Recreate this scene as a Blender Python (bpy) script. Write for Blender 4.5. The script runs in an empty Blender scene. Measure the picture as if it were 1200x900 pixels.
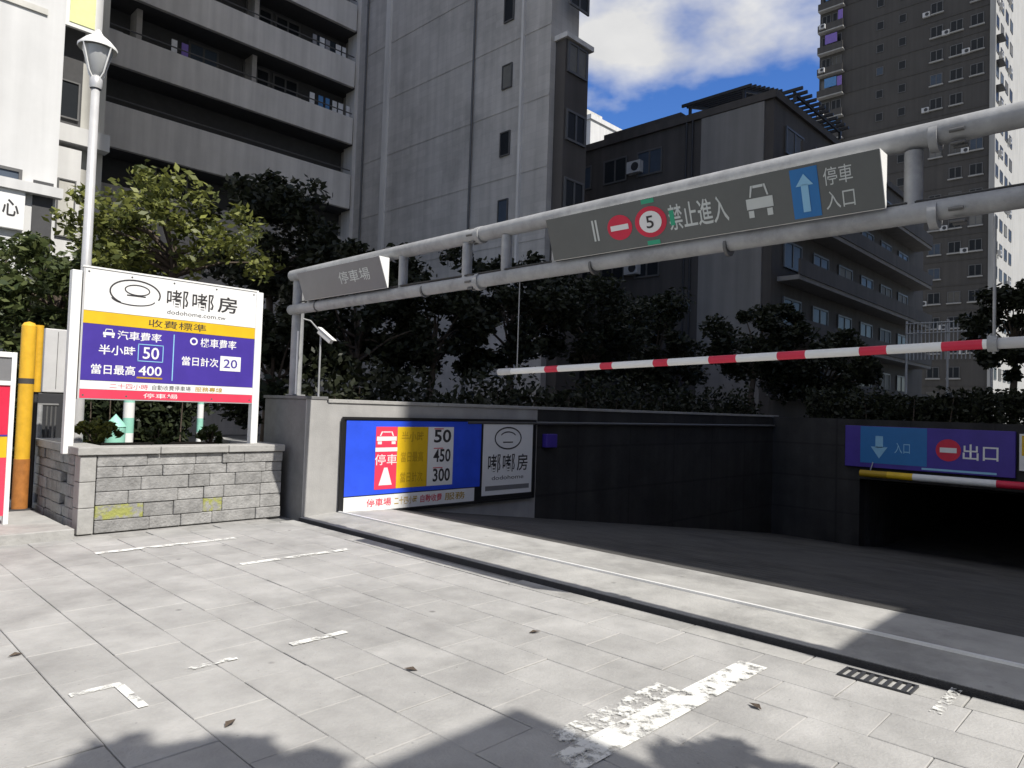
import bpy, bmesh, math, random
import numpy as np
from mathutils import Vector, Matrix
random.seed(7); rng = np.random.default_rng(7)
S = bpy.context.scene
COL = S.collection
R = math.radians

# ------------------------------------------------------------------ camera
F_PX, HOR, ROLL, EYE, AZ = 830.0, 479.0, 1.85, 1.6, 44.0
_p = math.atan((HOR - 450) / F_PX); _r = R(ROLL)
_f = Vector((math.cos(R(AZ)), math.sin(R(AZ)), 0)); _rt = Vector((math.sin(R(AZ)), -math.cos(R(AZ)), 0)); _up = Vector((0, 0, 1))
FWD = _f * math.cos(_p) + _up * math.sin(_p); _u0 = -_f * math.sin(_p) + _up * math.cos(_p)
RIGHT = _rt * math.cos(_r) + _u0 * math.sin(_r); UP = _u0 * math.cos(_r) - _rt * math.sin(_r)
EYEP = Vector((0, 0, EYE))
def at(px, py, **k):
    """point of the pixel's sight line on the plane x=, y= or z="""
    d = FWD + RIGHT * ((px - 600) / F_PX) + UP * ((450 - py) / F_PX)
    (a, c), = k.items(); i = 'xyz'.index(a)
    return EYEP + d * ((c - EYEP[i]) / d[i])
cam_d = bpy.data.cameras.new('camera'); cam = bpy.data.objects.new('camera', cam_d); COL.objects.link(cam)
cam_d.sensor_width = 36; cam_d.lens = F_PX / 1200 * 36; cam_d.clip_end = 3000; cam_d.clip_start = 0.05
m3 = Matrix((RIGHT, UP, -FWD)).transposed()
cam.matrix_world = Matrix.Translation(EYEP) @ m3.to_4x4()
S.camera = cam
S.render.resolution_x, S.render.resolution_y = 1024, 768

# ------------------------------------------------------------------ sky and sun
SUN_EL = 50.0
W = bpy.data.worlds.new('World'); S.world = W; W.use_nodes = True
nt = W.node_tree; nt.nodes.clear()
def nd(t, kind, **kw):
    n = t.nodes.new(kind)
    for k, v in kw.items(): setattr(n, k, v)
    return n
sky = nd(nt, 'ShaderNodeTexSky', sky_type='NISHITA', sun_disc=False)
sky.sun_elevation = R(SUN_EL); sky.sun_rotation = R(180.0 + 1.2); sky.air_density = 1.0; sky.dust_density = 0.4; sky.ozone_density = 3.0
tc = nd(nt, 'ShaderNodeTexCoord'); mp = nd(nt, 'ShaderNodeMapping'); mp.inputs['Scale'].default_value = (1.0, 1.0, 1.9); mp.inputs['Location'].default_value = (6.2026, 8.9705, 1.44)
n1 = nd(nt, 'ShaderNodeTexNoise'); n1.inputs['Scale'].default_value = 1.6; n1.inputs['Detail'].default_value = 7; n1.inputs['Roughness'].default_value = 0.52
rp = nd(nt, 'ShaderNodeValToRGB'); rp.color_ramp.elements[0].position = 0.455; rp.color_ramp.elements[1].position = 0.535
n2 = nd(nt, 'ShaderNodeTexNoise'); n2.inputs['Scale'].default_value = 5.0; n2.inputs['Detail'].default_value = 5
cr = nd(nt, 'ShaderNodeValToRGB'); cr.color_ramp.elements[0].color = (10.0, 10.1, 10.4, 1); cr.color_ramp.elements[1].color = (13.2, 13.1, 12.9, 1)
cr.color_ramp.elements[0].position = 0.35; cr.color_ramp.elements[1].position = 0.65
hs = nd(nt, 'ShaderNodeHueSaturation'); hs.inputs['Hue'].default_value = 0.515; hs.inputs['Saturation'].default_value = 1.3; hs.inputs['Value'].default_value = 2.6
mx = nd(nt, 'ShaderNodeMix', data_type='RGBA'); bg = nd(nt, 'ShaderNodeBackground'); wo = nd(nt, 'ShaderNodeOutputWorld')
bg.inputs['Strength'].default_value = 0.053
L = nt.links.new
L(tc.outputs['Generated'], mp.inputs['Vector']); L(mp.outputs['Vector'], n1.inputs['Vector']); L(mp.outputs['Vector'], n2.inputs['Vector'])
L(n1.outputs['Fac'], rp.inputs['Fac']); L(n2.outputs['Fac'], cr.inputs['Fac']); L(rp.outputs['Color'], mx.inputs['Factor'])
L(sky.outputs['Color'], hs.inputs['Color']); L(hs.outputs['Color'], mx.inputs['A']); L(cr.outputs['Color'], mx.inputs['B'])
L(mx.outputs['Result'], bg.inputs['Color']); L(bg.outputs['Background'], wo.inputs['Surface'])
sl = bpy.data.lights.new('sun', 'SUN'); sl.energy = 5.0; sl.angle = R(0.5); sl.color = (1.0, 0.955, 0.88)
sun = bpy.data.objects.new('sun', sl); COL.objects.link(sun)
SUN_DIR = Vector((0.012, -math.cos(R(SUN_EL)), math.sin(R(SUN_EL)))).normalized()   # towards the sun
sun.rotation_euler = SUN_DIR.to_track_quat('Z', 'Y').to_euler(); sun.location = SUN_DIR * 60
S.view_settings.view_transform = 'Standard'; S.view_settings.look = 'None'; S.view_settings.exposure = 0.25; S.view_settings.gamma = 1.0

# ------------------------------------------------------------------ materials
MATS = {}
def mat(name, col, rough=0.7, metal=0.0, var=0.12, scale=4.0, bump=0.0, bscale=30.0, rnd=0.0, streak=0.0, stain=0.0, spec=0.4, tile=None, spots=0.0):
    if name in MATS: return MATS[name]
    m = bpy.data.materials.new(name); m.use_nodes = True; t = m.node_tree
    b = t.nodes['Principled BSDF']; l = t.links.new
    b.inputs['Roughness'].default_value = rough; b.inputs['Metallic'].default_value = metal; b.inputs['Specular IOR Level'].default_value = spec
    geo = nd(t, 'ShaderNodeNewGeometry')
    c = nd(t, 'ShaderNodeRGB'); c.outputs[0].default_value = (*col, 1); out = c.outputs[0]
    def mulby(sock, lo, hi, a=0.3, bb=0.7):
        nonlocal out
        mr = nd(t, 'ShaderNodeMapRange'); mr.inputs[1].default_value = a; mr.inputs[2].default_value = bb; mr.inputs[3].default_value = lo; mr.inputs[4].default_value = hi
        l(sock, mr.inputs[0]); q = nd(t, 'ShaderNodeMix', data_type='RGBA', blend_type='MULTIPLY'); q.inputs['Factor'].default_value = 1
        l(out, q.inputs['A']); l(mr.outputs[0], q.inputs['B']); out = q.outputs['Result']
    if var:
        n = nd(t, 'ShaderNodeTexNoise'); n.inputs['Scale'].default_value = scale; n.inputs['Detail'].default_value = 6; n.inputs['Roughness'].default_value = 0.65
        l(geo.outputs['Position'], n.inputs['Vector']); mulby(n.outputs['Fac'], 1 - var, 1 + var)
    if streak:
        mpn = nd(t, 'ShaderNodeMapping'); mpn.inputs['Scale'].default_value = (1.6, 1.6, 0.09); l(geo.outputs['Position'], mpn.inputs['Vector'])
        n = nd(t, 'ShaderNodeTexNoise'); n.inputs['Scale'].default_value = 1.5; n.inputs['Detail'].default_value = 5; l(mpn.outputs['Vector'], n.inputs['Vector']); mulby(n.outputs['Fac'], 1 - streak, 1 + streak * 0.4)
    if stain:
        n = nd(t, 'ShaderNodeTexNoise'); n.inputs['Scale'].default_value = scale * 0.35; n.inputs['Detail'].default_value = 8; n.inputs['Roughness'].default_value = 0.7
        l(geo.outputs['Position'], n.inputs['Vector']); mulby(n.outputs['Fac'], 1 - stain, 1.0, 0.38, 0.52)
    if spots:
        vo = nd(t, 'ShaderNodeTexVoronoi'); vo.inputs['Scale'].default_value = 2.3; l(geo.outputs['Position'], vo.inputs['Vector']); mulby(vo.outputs['Distance'], 1 - spots, 1.0, .03, .075)
        vo = nd(t, 'ShaderNodeTexVoronoi'); vo.inputs['Scale'].default_value = 9; l(geo.outputs['Position'], vo.inputs['Vector']); mulby(vo.outputs['Distance'], 1 - spots*.7, 1.0, .03, .07)
    if tile:
        w_, h_, lo_ = tile; sp_ = nd(t, 'ShaderNodeSeparateXYZ'); l(geo.outputs['Position'], sp_.inputs[0]); ad = nd(t, 'ShaderNodeMath'); l(sp_.outputs[0], ad.inputs[0]); l(sp_.outputs[1], ad.inputs[1])
        cb = nd(t, 'ShaderNodeCombineXYZ'); l(ad.outputs[0], cb.inputs[0]); l(sp_.outputs[2], cb.inputs[1]); bt = nd(t, 'ShaderNodeTexBrick'); l(cb.outputs[0], bt.inputs['Vector'])
        bt.inputs['Scale'].default_value = 1; bt.inputs['Brick Width'].default_value = w_; bt.inputs['Row Height'].default_value = h_; bt.inputs['Mortar Size'].default_value = .03*h_; bt.inputs['Mortar Smooth'].default_value = .3
        bt.inputs['Color1'].default_value = (1,1,1,1); bt.inputs['Color2'].default_value = (.9,.9,.9,1); bt.inputs['Mortar'].default_value = (lo_,lo_,lo_,1); bt.offset = 0
        q = nd(t, 'ShaderNodeMix', data_type='RGBA', blend_type='MULTIPLY'); q.inputs['Factor'].default_value = 1; l(out, q.inputs['A']); l(bt.outputs['Color'], q.inputs['B']); out = q.outputs['Result']
    if rnd:
        oi = nd(t, 'ShaderNodeObjectInfo'); mulby(oi.outputs['Random'], 1 - rnd, 1 + rnd, 0, 1)
    l(out, b.inputs['Base Color'])
    if bump:
        n = nd(t, 'ShaderNodeTexNoise'); n.inputs['Scale'].default_value = bscale; n.inputs['Detail'].default_value = 5
        l(geo.outputs['Position'], n.inputs['Vector']); bp = nd(t, 'ShaderNodeBump'); bp.inputs['Strength'].default_value = bump; bp.inputs['Distance'].default_value = 0.02
        l(n.outputs['Fac'], bp.inputs['Height']); l(bp.outputs['Normal'], b.inputs['Normal'])
        mr = nd(t, 'ShaderNodeMapRange'); mr.inputs[3].default_value = max(0.02, rough - 0.12); mr.inputs[4].default_value = min(1, rough + 0.12); l(n.outputs['Fac'], mr.inputs[0]); l(mr.outputs[0], b.inputs['Roughness'])
    MATS[name] = m; return m
def leafmat(name, col, col2):
    m = bpy.data.materials.new(name); m.use_nodes = True; t = m.node_tree; b = t.nodes['Principled BSDF']; l = t.links.new
    geo = nd(t, 'ShaderNodeNewGeometry'); q = nd(t, 'ShaderNodeMix', data_type='RGBA'); q.inputs['A'].default_value = (*col, 1); q.inputs['B'].default_value = (*col2, 1)
    l(geo.outputs['Random Per Island'], q.inputs['Factor']); l(q.outputs['Result'], b.inputs['Base Color']); b.inputs['Roughness'].default_value = 0.5; b.inputs['Specular IOR Level'].default_value = 0.35
    tr = nd(t, 'ShaderNodeBsdfTranslucent'); l(q.outputs['Result'], tr.inputs['Color']); ms = nd(t, 'ShaderNodeMixShader'); ms.inputs[0].default_value = 0.25
    o = t.nodes['Material Output']; l(b.outputs[0], ms.inputs[1]); l(tr.outputs[0], ms.inputs[2]); l(ms.outputs[0], o.inputs['Surface'])
    return m
M_slab = mat('paving_stone', (0.35, 0.345, 0.335), 0.75, var=0.17, scale=2.2, bump=0.25, bscale=55, rnd=0.055, stain=0.17, spots=.45)
M_grout = mat('joint_mortar', (0.29, 0.285, 0.275), 0.9, var=0.25, scale=7, bump=0.3)
M_conc = mat('pale_concrete', (0.36, 0.355, 0.34), 0.8, var=0.16, scale=2.5, bump=0.25, bscale=40, stain=0.28, spots=.3)
M_ramp = mat('ramp_concrete', (0.062, 0.06, 0.057), 0.9, var=0.25, scale=2.0, bump=0.4, bscale=60, stain=0.4, spots=.3)  # concrete colour lowered to deepen the shade on the ramp
_t = M_ramp.node_tree; _b = _t.nodes['Principled BSDF']; _w = nd(_t, 'ShaderNodeTexWave', bands_direction='X'); _w.inputs['Scale'].default_value = 1.3; _w.inputs['Distortion'].default_value = .15
_g = nd(_t, 'ShaderNodeNewGeometry'); _t.links.new(_g.outputs['Position'], _w.inputs['Vector']); _bp = nd(_t, 'ShaderNodeBump'); _bp.inputs['Strength'].default_value = .7; _bp.inputs['Distance'].default_value = .02
_t.links.new(_w.outputs['Fac'], _bp.inputs['Height']); _t.links.new(_b.inputs['Normal'].links[0].from_socket, _bp.inputs['Normal']); _t.links.new(_bp.outputs['Normal'], _b.inputs['Normal'])
M_wall = mat('rendered_wall', (0.36, 0.355, 0.345), 0.8, var=0.1, scale=3, bump=0.15, bscale=70, streak=0.18)
M_pshade = mat('shaded_stone', (0.16, 0.16, 0.16), 0.6, var=0.15, scale=6, bump=0.1)  # unlit side of the pillar, its shade put into the stone colour
M_stone = mat('cladding_stone', (0.27, 0.267, 0.26), 0.8, var=0.28, scale=9, bump=0.7, bscale=35, rnd=0.15)
M_stoney = mat('mossy_stone', (0.27, 0.267, 0.26), 0.85, var=0.28, scale=9, bump=0.7, bscale=35)
_t = M_stoney.node_tree; _b = _t.nodes['Principled BSDF']; _src = _b.inputs['Base Color'].links[0].from_socket
_n = nd(_t, 'ShaderNodeTexNoise'); _n.inputs['Scale'].default_value = 11; _n.inputs['Detail'].default_value = 6; _g = nd(_t, 'ShaderNodeNewGeometry'); _t.links.new(_g.outputs['Position'], _n.inputs['Vector'])
_m = nd(_t, 'ShaderNodeMapRange'); _m.inputs[1].default_value = .42; _m.inputs[2].default_value = .56; _t.links.new(_n.outputs['Fac'], _m.inputs[0])
_q = nd(_t, 'ShaderNodeMix', data_type='RGBA'); _t.links.new(_m.outputs[0], _q.inputs['Factor']); _t.links.new(_src, _q.inputs['A']); _q.inputs['B'].default_value = (.30, .31, .09, 1); _t.links.new(_q.outputs['Result'], _b.inputs['Base Color'])
M_cope = mat('coping_stone', (0.34, 0.335, 0.32), 0.75, var=0.15, scale=6, bump=0.3)
M_white = mat('white_paint', (0.78, 0.78, 0.76), 0.45, var=0.05, scale=3)
M_steel = mat('galvanised_steel', (0.35, 0.355, 0.36), 0.62, 0.25, var=0.14, scale=7, bump=.08, bscale=40, stain=.2)
M_rail = mat('bright_rail', (0.74, 0.74, 0.73), 0.5, 0.2, var=.08)
M_dark = mat('dark_metal', (0.035, 0.036, 0.04), 0.5, var=0.1)
M_black = mat('black_metal', (0.015, 0.015, 0.016), 0.4, var=0.05)
M_led = mat('dark_panel', (0.115, 0.122, 0.118), 0.35, var=0.06, scale=5)
M_ledpale = mat('grey_panel', (0.18, 0.18, 0.185), 0.4, var=0.06, scale=5)
M_soil = mat('soil', (0.05, 0.037, 0.025), 0.95, var=0.3, scale=20, bump=0.8)
M_bark = mat('bark', (0.085, 0.065, 0.05), 0.9, var=0.3, scale=14, bump=0.8, bscale=30)
M_glass = mat('window_glass', (0.02, 0.023, 0.027), 0.3, var=0.1, scale=0.6, spec=0.16)
M_frame = mat('window_frame', (0.12, 0.12, 0.12), 0.5, 0.3, var=0.1)
M_red = mat('sign_red', (0.62, 0.02, 0.06), 0.45, var=0.1, scale=3, streak=.1)
M_pink = mat('sign_scarlet', (0.75, 0.05, 0.10), 0.45, var=0.1, scale=3, streak=.1)
M_yel = mat('sign_yellow', (0.72, 0.46, 0.015), 0.45, var=0.1, scale=3, streak=.1)
M_dyel = mat('sign_ochre', (0.42, 0.26, 0.01), 0.5, var=0.05)
M_blue = mat('sign_blue', (0.03, 0.09, 0.72), 0.4, var=0.1, scale=3, streak=.1)
M_navy = mat('sign_violet_blue', (0.06, 0.035, 0.30), 0.42, var=0.1, scale=3, streak=.1)
M_tblue = mat('sign_teal_blue', (0.02, 0.16, 0.42), 0.42, var=0.05)
M_lblue = mat('sign_pale_blue', (0.25, 0.5, 0.7), 0.45, var=0.05)
M_swhite = mat('sign_white', (0.76, 0.76, 0.75), 0.45, var=0.03)
M_ink = mat('sign_ink', (0.035, 0.033, 0.035), 0.5, var=0.05)
M_grn = mat('sign_green', (0.03, 0.35, 0.2), 0.5, var=0.05)
M_letter = mat('letter_grey', (0.55, 0.58, 0.56), 0.5, var=0.05)
M_ypost = mat('yellow_paint', (0.72, 0.42, 0.03), 0.45, var=0.12, scale=8, streak=0.15)
M_rust = mat('rusty_orange_paint', (0.36, 0.14, 0.03), 0.7, var=0.25, scale=12)
M_gbox = mat('pale_grey_enamel', (0.5, 0.5, 0.5), 0.45, var=0.06)
M_mint = mat('mint_paint', (0.3, 0.62, 0.5), 0.5, var=0.08)
M_lampglass = mat('frosted_lamp_glass', (0.42, 0.43, 0.43), 0.25, var=0.05)
M_lampgrey = mat('lamp_grey_paint', (0.5, 0.5, 0.5), 0.4, 0.2, var=0.08, scale=6)
M_asph = mat('asphalt', (0.05, 0.05, 0.052), 0.9, var=0.2, scale=20, bump=0.6, bscale=120)
M_ground = mat('street_ground', (0.2, 0.2, 0.195), 0.9, var=0.2, scale=1.5, bump=0.2)
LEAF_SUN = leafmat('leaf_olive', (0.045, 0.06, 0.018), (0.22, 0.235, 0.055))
LEAF_BLACK = leafmat('leaf_deep_shade', (0.016, 0.024, 0.011), (0.035, 0.045, 0.018))  # near-black leaves paint the shade under the billboard
LEAF_DARK = leafmat('leaf_shaded', (0.012, 0.016, 0.008), (0.032, 0.037, 0.017))  # leaf colour lowered to carry the shade the trees stand in
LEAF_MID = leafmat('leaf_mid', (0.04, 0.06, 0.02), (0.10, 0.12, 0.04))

# ------------------------------------------------------------------ builders
WL = {}
def tag(o, label=None, cat=None, group=None, kind=None):
    if label: o['label'] = label
    if cat: o['category'] = cat
    if group: o['group'] = group
    if kind: o['kind'] = kind
    return o
def empty(name, loc, label=None, cat=None, group=None):
    o = bpy.data.objects.new(name, None); COL.objects.link(o); o.location = loc; o.empty_display_size = 0.2; WL[o] = Vector(loc)
    return tag(o, label, cat, group)
def link(name, me, loc, m=None, parent=None, kind=None):
    o = bpy.data.objects.new(name, me); COL.objects.link(o); loc = Vector(loc); WL[o] = loc
    if parent is not None: o.parent = parent; o.location = loc - WL[parent]
    else: o.location = loc
    if kind: o['kind'] = kind
    return o
class MB:
    def __init__(s): s.v = []; s.f = []; s.sm = []
    def add(s, vs, fs, smooth=False):
        n = len(s.v); s.v += [tuple(map(float, p)) for p in vs]; s.f += [tuple(i + n for i in f) for f in fs]; s.sm += [smooth] * len(fs); return s
    def box(s, x0, x1, y0, y1, z0, z1):
        return s.add([(x0,y0,z0),(x1,y0,z0),(x1,y1,z0),(x0,y1,z0),(x0,y0,z1),(x1,y0,z1),(x1,y1,z1),(x0,y1,z1)],
                     [(0,3,2,1),(4,5,6,7),(0,1,5,4),(1,2,6,5),(2,3,7,6),(3,0,4,7)])
    def obox(s, c, ax, ay, az):   # centre and three half-axis vectors
        c = Vector(c); ax, ay, az = Vector(ax), Vector(ay), Vector(az)
        P = [c + ax*i + ay*j + az*k for k in (-1,1) for i, j in ((-1,-1),(1,-1),(1,1),(-1,1))]
        return s.add(P, [(0,3,2,1),(4,5,6,7),(0,1,5,4),(1,2,6,5),(2,3,7,6),(3,0,4,7)])
    def tube(s, pts, rad, n=10, cap=True):
        pts = [Vector(p) for p in pts]; rad = rad if hasattr(rad, '__len__') else [rad] * len(pts); rings = []
        for i, p in enumerate(pts):
            d = (pts[min(i+1, len(pts)-1)] - pts[max(i-1, 0)]).normalized(); a = d.orthogonal().normalized() if i == 0 else (a - d * a.dot(d)).normalized(); b = d.cross(a)
            rings.append([p + (a * math.cos(2*math.pi*k/n) + b * math.sin(2*math.pi*k/n)) * rad[i] for k in range(n)])
        vs = [q for r_ in rings for q in r_]; fs = []
        for i in range(len(pts) - 1):
            for k in range(n): fs.append((i*n+k, i*n+(k+1)%n, (i+1)*n+(k+1)%n, (i+1)*n+k))
        s.add(vs, fs, True)
        if cap: s.add(rings[0], [tuple(range(n-1, -1, -1))]); s.add(rings[-1], [tuple(range(n))])
        return s
    def lathe(s, c, prof, n=16, smooth=True):   # prof: (radius, z)
        c = Vector(c); vs = [c + Vector((r_*math.cos(2*math.pi*k/n), r_*math.sin(2*math.pi*k/n), z)) for r_, z in prof for k in range(n)]
        fs = [(i*n+k, i*n+(k+1)%n, (i+1)*n+(k+1)%n, (i+1)*n+k) for i in range(len(prof)-1) for k in range(n)]
        return s.add(vs, fs, smooth)
    def prism(s, poly, ext):   # planar polygon (3d points) extruded by a vector
        ext = Vector(ext); a = [Vector(p) for p in poly]; b = [p + ext for p in a]; n = len(a)
        return s.add(a + b, [tuple(range(n-1, -1, -1)), tuple(range(n, 2*n))] + [(i, (i+1)%n, (i+1)%n+n, i+n) for i in range(n)])
    def quad(s, *p): return s.add(p, [tuple(range(len(p)))])
    def mesh(s, name, m, c):
        me = bpy.data.meshes.new(name); c = Vector(c)
        me.from_pydata([(p[0]-c.x, p[1]-c.y, p[2]-c.z) for p in s.v], [], s.f); me.polygons.foreach_set('use_smooth', s.sm)
        if m: me.materials.append(m)
        bm = bmesh.new(); bm.from_mesh(me); bmesh.ops.recalc_face_normals(bm, faces=bm.faces); bm.to_mesh(me); bm.free(); return me
    def build(s, name, m, parent=None, bevel=0.0, base=False, kind=None, seg=2):
        a = np.array(s.v); c = (a.min(0) + a.max(0)) / 2
        if base: c[2] = a[:, 2].min()
        o = link(name, s.mesh(name, m, c), c, m, parent, kind)
        if bevel:
            b = o.modifiers.new('bevel', 'BEVEL'); b.width = bevel; b.segments = seg; b.limit_method = 'ANGLE'; b.angle_limit = R(40)
        return o
def box(name, m, x0, x1, y0, y1, z0, z1, parent=None, bevel=0.0, kind=None, base=False): return MB().box(x0, x1, y0, y1, z0, z1).build(name, m, parent, bevel, base, kind)
def copy(o, loc, parent):
    c = o.copy(); COL.objects.link(c); c.parent = parent; loc = Vector(loc); WL[c] = loc; c.location = loc - (WL[parent] if parent else Vector()); return c

# flat print on a sign face: local a (reading direction), b (up)
class Face:
    def __init__(s, o, ex, ey): s.o = Vector(o); s.ex = Vector(ex).normalized(); s.ey = Vector(ey).normalized(); s.n = s.ex.cross(s.ey)
    def pt(s, a, b, lift): return s.o + s.ex * a + s.ey * b + s.n * lift
    def poly(s, name, m, polys, lift, parent):
        mb = MB()
        for p in polys: mb.prism([s.pt(a, b, lift) for a, b in p], s.n * 0.0015)
        return mb.build(name, m, parent)
    def rect(s, name, m, a0, a1, b0, b1, lift, parent): return s.poly(name, m, [[(a0,b0),(a1,b0),(a1,b1),(a0,b1)]], lift, parent)
    def disc(s, name, m, a, b, ra, rb, lift, parent, n=24): return s.poly(name, m, [[(a + ra*math.cos(2*math.pi*k/n), b + rb*math.sin(2*math.pi*k/n)) for k in range(n)]], lift, parent)
    def ring(s, name, m, a, b, ra, rb, w, lift, parent, t0=0, t1=360, n=26):
        P = []
        for k in range(n):
            u0, u1 = R(t0 + (t1-t0)*k/n), R(t0 + (t1-t0)*(k+1)/n)
            P.append([(a+(ra-w)*math.cos(u0), b+(rb-w)*math.sin(u0)), (a+ra*math.cos(u0), b+rb*math.sin(u0)), (a+ra*math.cos(u1), b+rb*math.sin(u1)), (a+(ra-w)*math.cos(u1), b+(rb-w)*math.sin(u1))])
        return s.poly(name, m, P, lift, parent)
    def text(s, string, m, a0, a1, b0, b1, lift, parent, bold=0.0):
        cu = bpy.data.curves.new('lettering', 'FONT'); cu.body = string; cu.resolution_u = 3; cu.offset = bold
        ob = bpy.data.objects.new('lettering', cu); COL.objects.link(ob); dg = bpy.context.evaluated_depsgraph_get(); dg.update()
        me = bpy.data.meshes.new_from_object(ob.evaluated_get(dg)); bpy.data.objects.remove(ob); bpy.data.curves.remove(cu)
        if not len(me.vertices): return None
        co = np.array([v.co[:] for v in me.vertices]); lo, hi = co.min(0), co.max(0); sx = (a1-a0)/max(hi[0]-lo[0], 1e-6); sy = (b1-b0)/max(hi[1]-lo[1], 1e-6)
        P = [s.pt(a0 + (c[0]-lo[0])*sx, b0 + (c[1]-lo[1])*sy, lift) for c in co]; c = sum(P, Vector()) / len(P)
        for v, p in zip(me.vertices, P): v.co = p - c
        me.materials.clear(); me.materials.append(m); me.name = 'lettering'
        return link('lettering', me, c, m, parent)
    def dudu(s, m, a0, a1, b0, b1, lift, parent):   # the sign's first character, with its right-hand ear radical drawn in strokes
        w = a1 - a0; h = b1 - b0; s.text('啫', m, a0, a0 + w*.70, b0, b1, lift, parent, .012); x = a0 + w*.76; t = w*.07
        P = [[(x,b0-.04*h),(x+t,b0-.04*h),(x+t,b1),(x,b1)], [(x+t,b1-t),(x+w*.22,b1-t),(x+w*.24,b1),(x+t,b1)], [(x+w*.17,b1-t),(x+w*.24,b1-t),(x+w*.16,b0+h*.56),(x+w*.09,b0+h*.56)],
             [(x+w*.09,b0+h*.56),(x+w*.16,b0+h*.56),(x+w*.25,b0+h*.34),(x+w*.18,b0+h*.34)], [(x+w*.18,b0+h*.34),(x+w*.25,b0+h*.34),(x+w*.22,b0+h*.14),(x+w*.14,b0+h*.2)], [(x+w*.10,b0+h*.18),(x+w*.22,b0+h*.14),(x+w*.18,b0+h*.08),(x+w*.08,b0+h*.13)]]
        for p in P: s.poly('stroke', m, [p], lift, parent)
    def car(s, m, a, b, w, h, lift, parent):   # small front view of a car
        q = [[(a-.5*w,b-.2*h),(a+.5*w,b-.2*h),(a+.5*w,b+.12*h),(a-.5*w,b+.12*h)], [(a-.36*w,b+.16*h),(a-.30*w,b+.16*h),(a-.2*w,b+.5*h),(a-.27*w,b+.5*h)],
             [(a+.30*w,b+.16*h),(a+.36*w,b+.16*h),(a+.27*w,b+.5*h),(a+.2*w,b+.5*h)], [(a-.19*w,b+.42*h),(a+.19*w,b+.42*h),(a+.19*w,b+.5*h),(a-.19*w,b+.5*h)],
             [(a-.45*w,b-.45*h),(a-.25*w,b-.45*h),(a-.25*w,b-.24*h),(a-.45*w,b-.24*h)], [(a+.25*w,b-.45*h),(a+.45*w,b-.45*h),(a+.45*w,b-.24*h),(a+.25*w,b-.24*h)]]
        return s.poly('car_symbol', m, q, lift, parent)

# ------------------------------------------------------------------ ground
RAMP_U, WALL_V, HEAD_U, RSIDE = 6.5, 8.78, 20.0, -3.2
SLOPE = 0.13
def fz(u): return -max(0.0, min(u, HEAD_U + 2) - RAMP_U) * SLOPE
G = 900
gm = MB()
H0, H1, V0, V1 = 5.02, HEAD_U + 0.3, RSIDE - 0.3, WALL_V + 0.3
for (x0, x1, y0, y1) in ((-G, H0, -G, G), (H1, G, -G, G), (H0, H1, -G, V0), (H0, H1, V1, G)):
    gm.quad((x0,y0,-0.03),(x1,y0,-0.03),(x1,y1,-0.03),(x0,y1,-0.03))
gm.build('ground', M_ground, kind='structure')
paving = box('paving', M_grout, -3.2, 4.72, 0.1, 12.5, -0.05, -0.012, kind='structure')
# paving slabs in columns along v, joints staggered
SU, SV, GAP = 0.40, 0.60, 0.005
def slab_mesh(k):
    bm = bmesh.new(); bmesh.ops.create_cube(bm, size=1); bmesh.ops.scale(bm, vec=(SU-GAP, SV-GAP, 0.05), verts=bm.verts)
    top = [e for e in bm.edges if all(v.co.z > 0 for v in e.verts)]
    bmesh.ops.bevel(bm, geom=top, offset=0.004, segments=1, affect='EDGES')
    me = bpy.data.meshes.new('paving_slab'); bm.to_mesh(me); bm.free(); me.materials.append(M_slab); return me
SM = slab_mesh(0)
cells = []
for i in range(-8, 12):
    u = 0.12 + i * SU
    off = (i % 2) * SV / 2 + 0.05
    for j in range(0, 21):
        v = 0.25 + off + j * SV
        if u + SU/2 > 4.73 or v > 12.3: continue
        if v > 8.85 and (u > 2.15 or v > 9.2): continue
        d = Vector((u, v, 0)) - EYEP; zc = d.dot(FWD); px = 600 + F_PX * d.dot(RIGHT) / zc if zc > .3 else 9e9; py = 450 - F_PX * d.dot(UP) / zc if zc > .3 else 9e9
        cells.append((u, v, -60 < px < 1260 and py < 960, zc))
seen = sorted([c for c in cells if c[2]], key=lambda c: c[3])[:300]
sset = set((c[0], c[1]) for c in seen)
rest = MB()
for u, v, s_, z_ in cells:
    dz = random.uniform(-.0025, .0025)
    if (u, v) in sset:
        o = link('paving_slab', SM, (u, v, -0.025 + dz), M_slab, paving); o.rotation_euler = (random.uniform(-.004,.004), random.uniform(-.004,.004), random.choice((0, math.pi)) + random.uniform(-.004,.004))
    else: rest.box(u-SU/2+GAP/2, u+SU/2-GAP/2, v-SV/2+GAP/2, v+SV/2-GAP/2, -.05, dz)
if rest.v: rest.build('paving_slab', M_slab, paving, kind='stuff')
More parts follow.
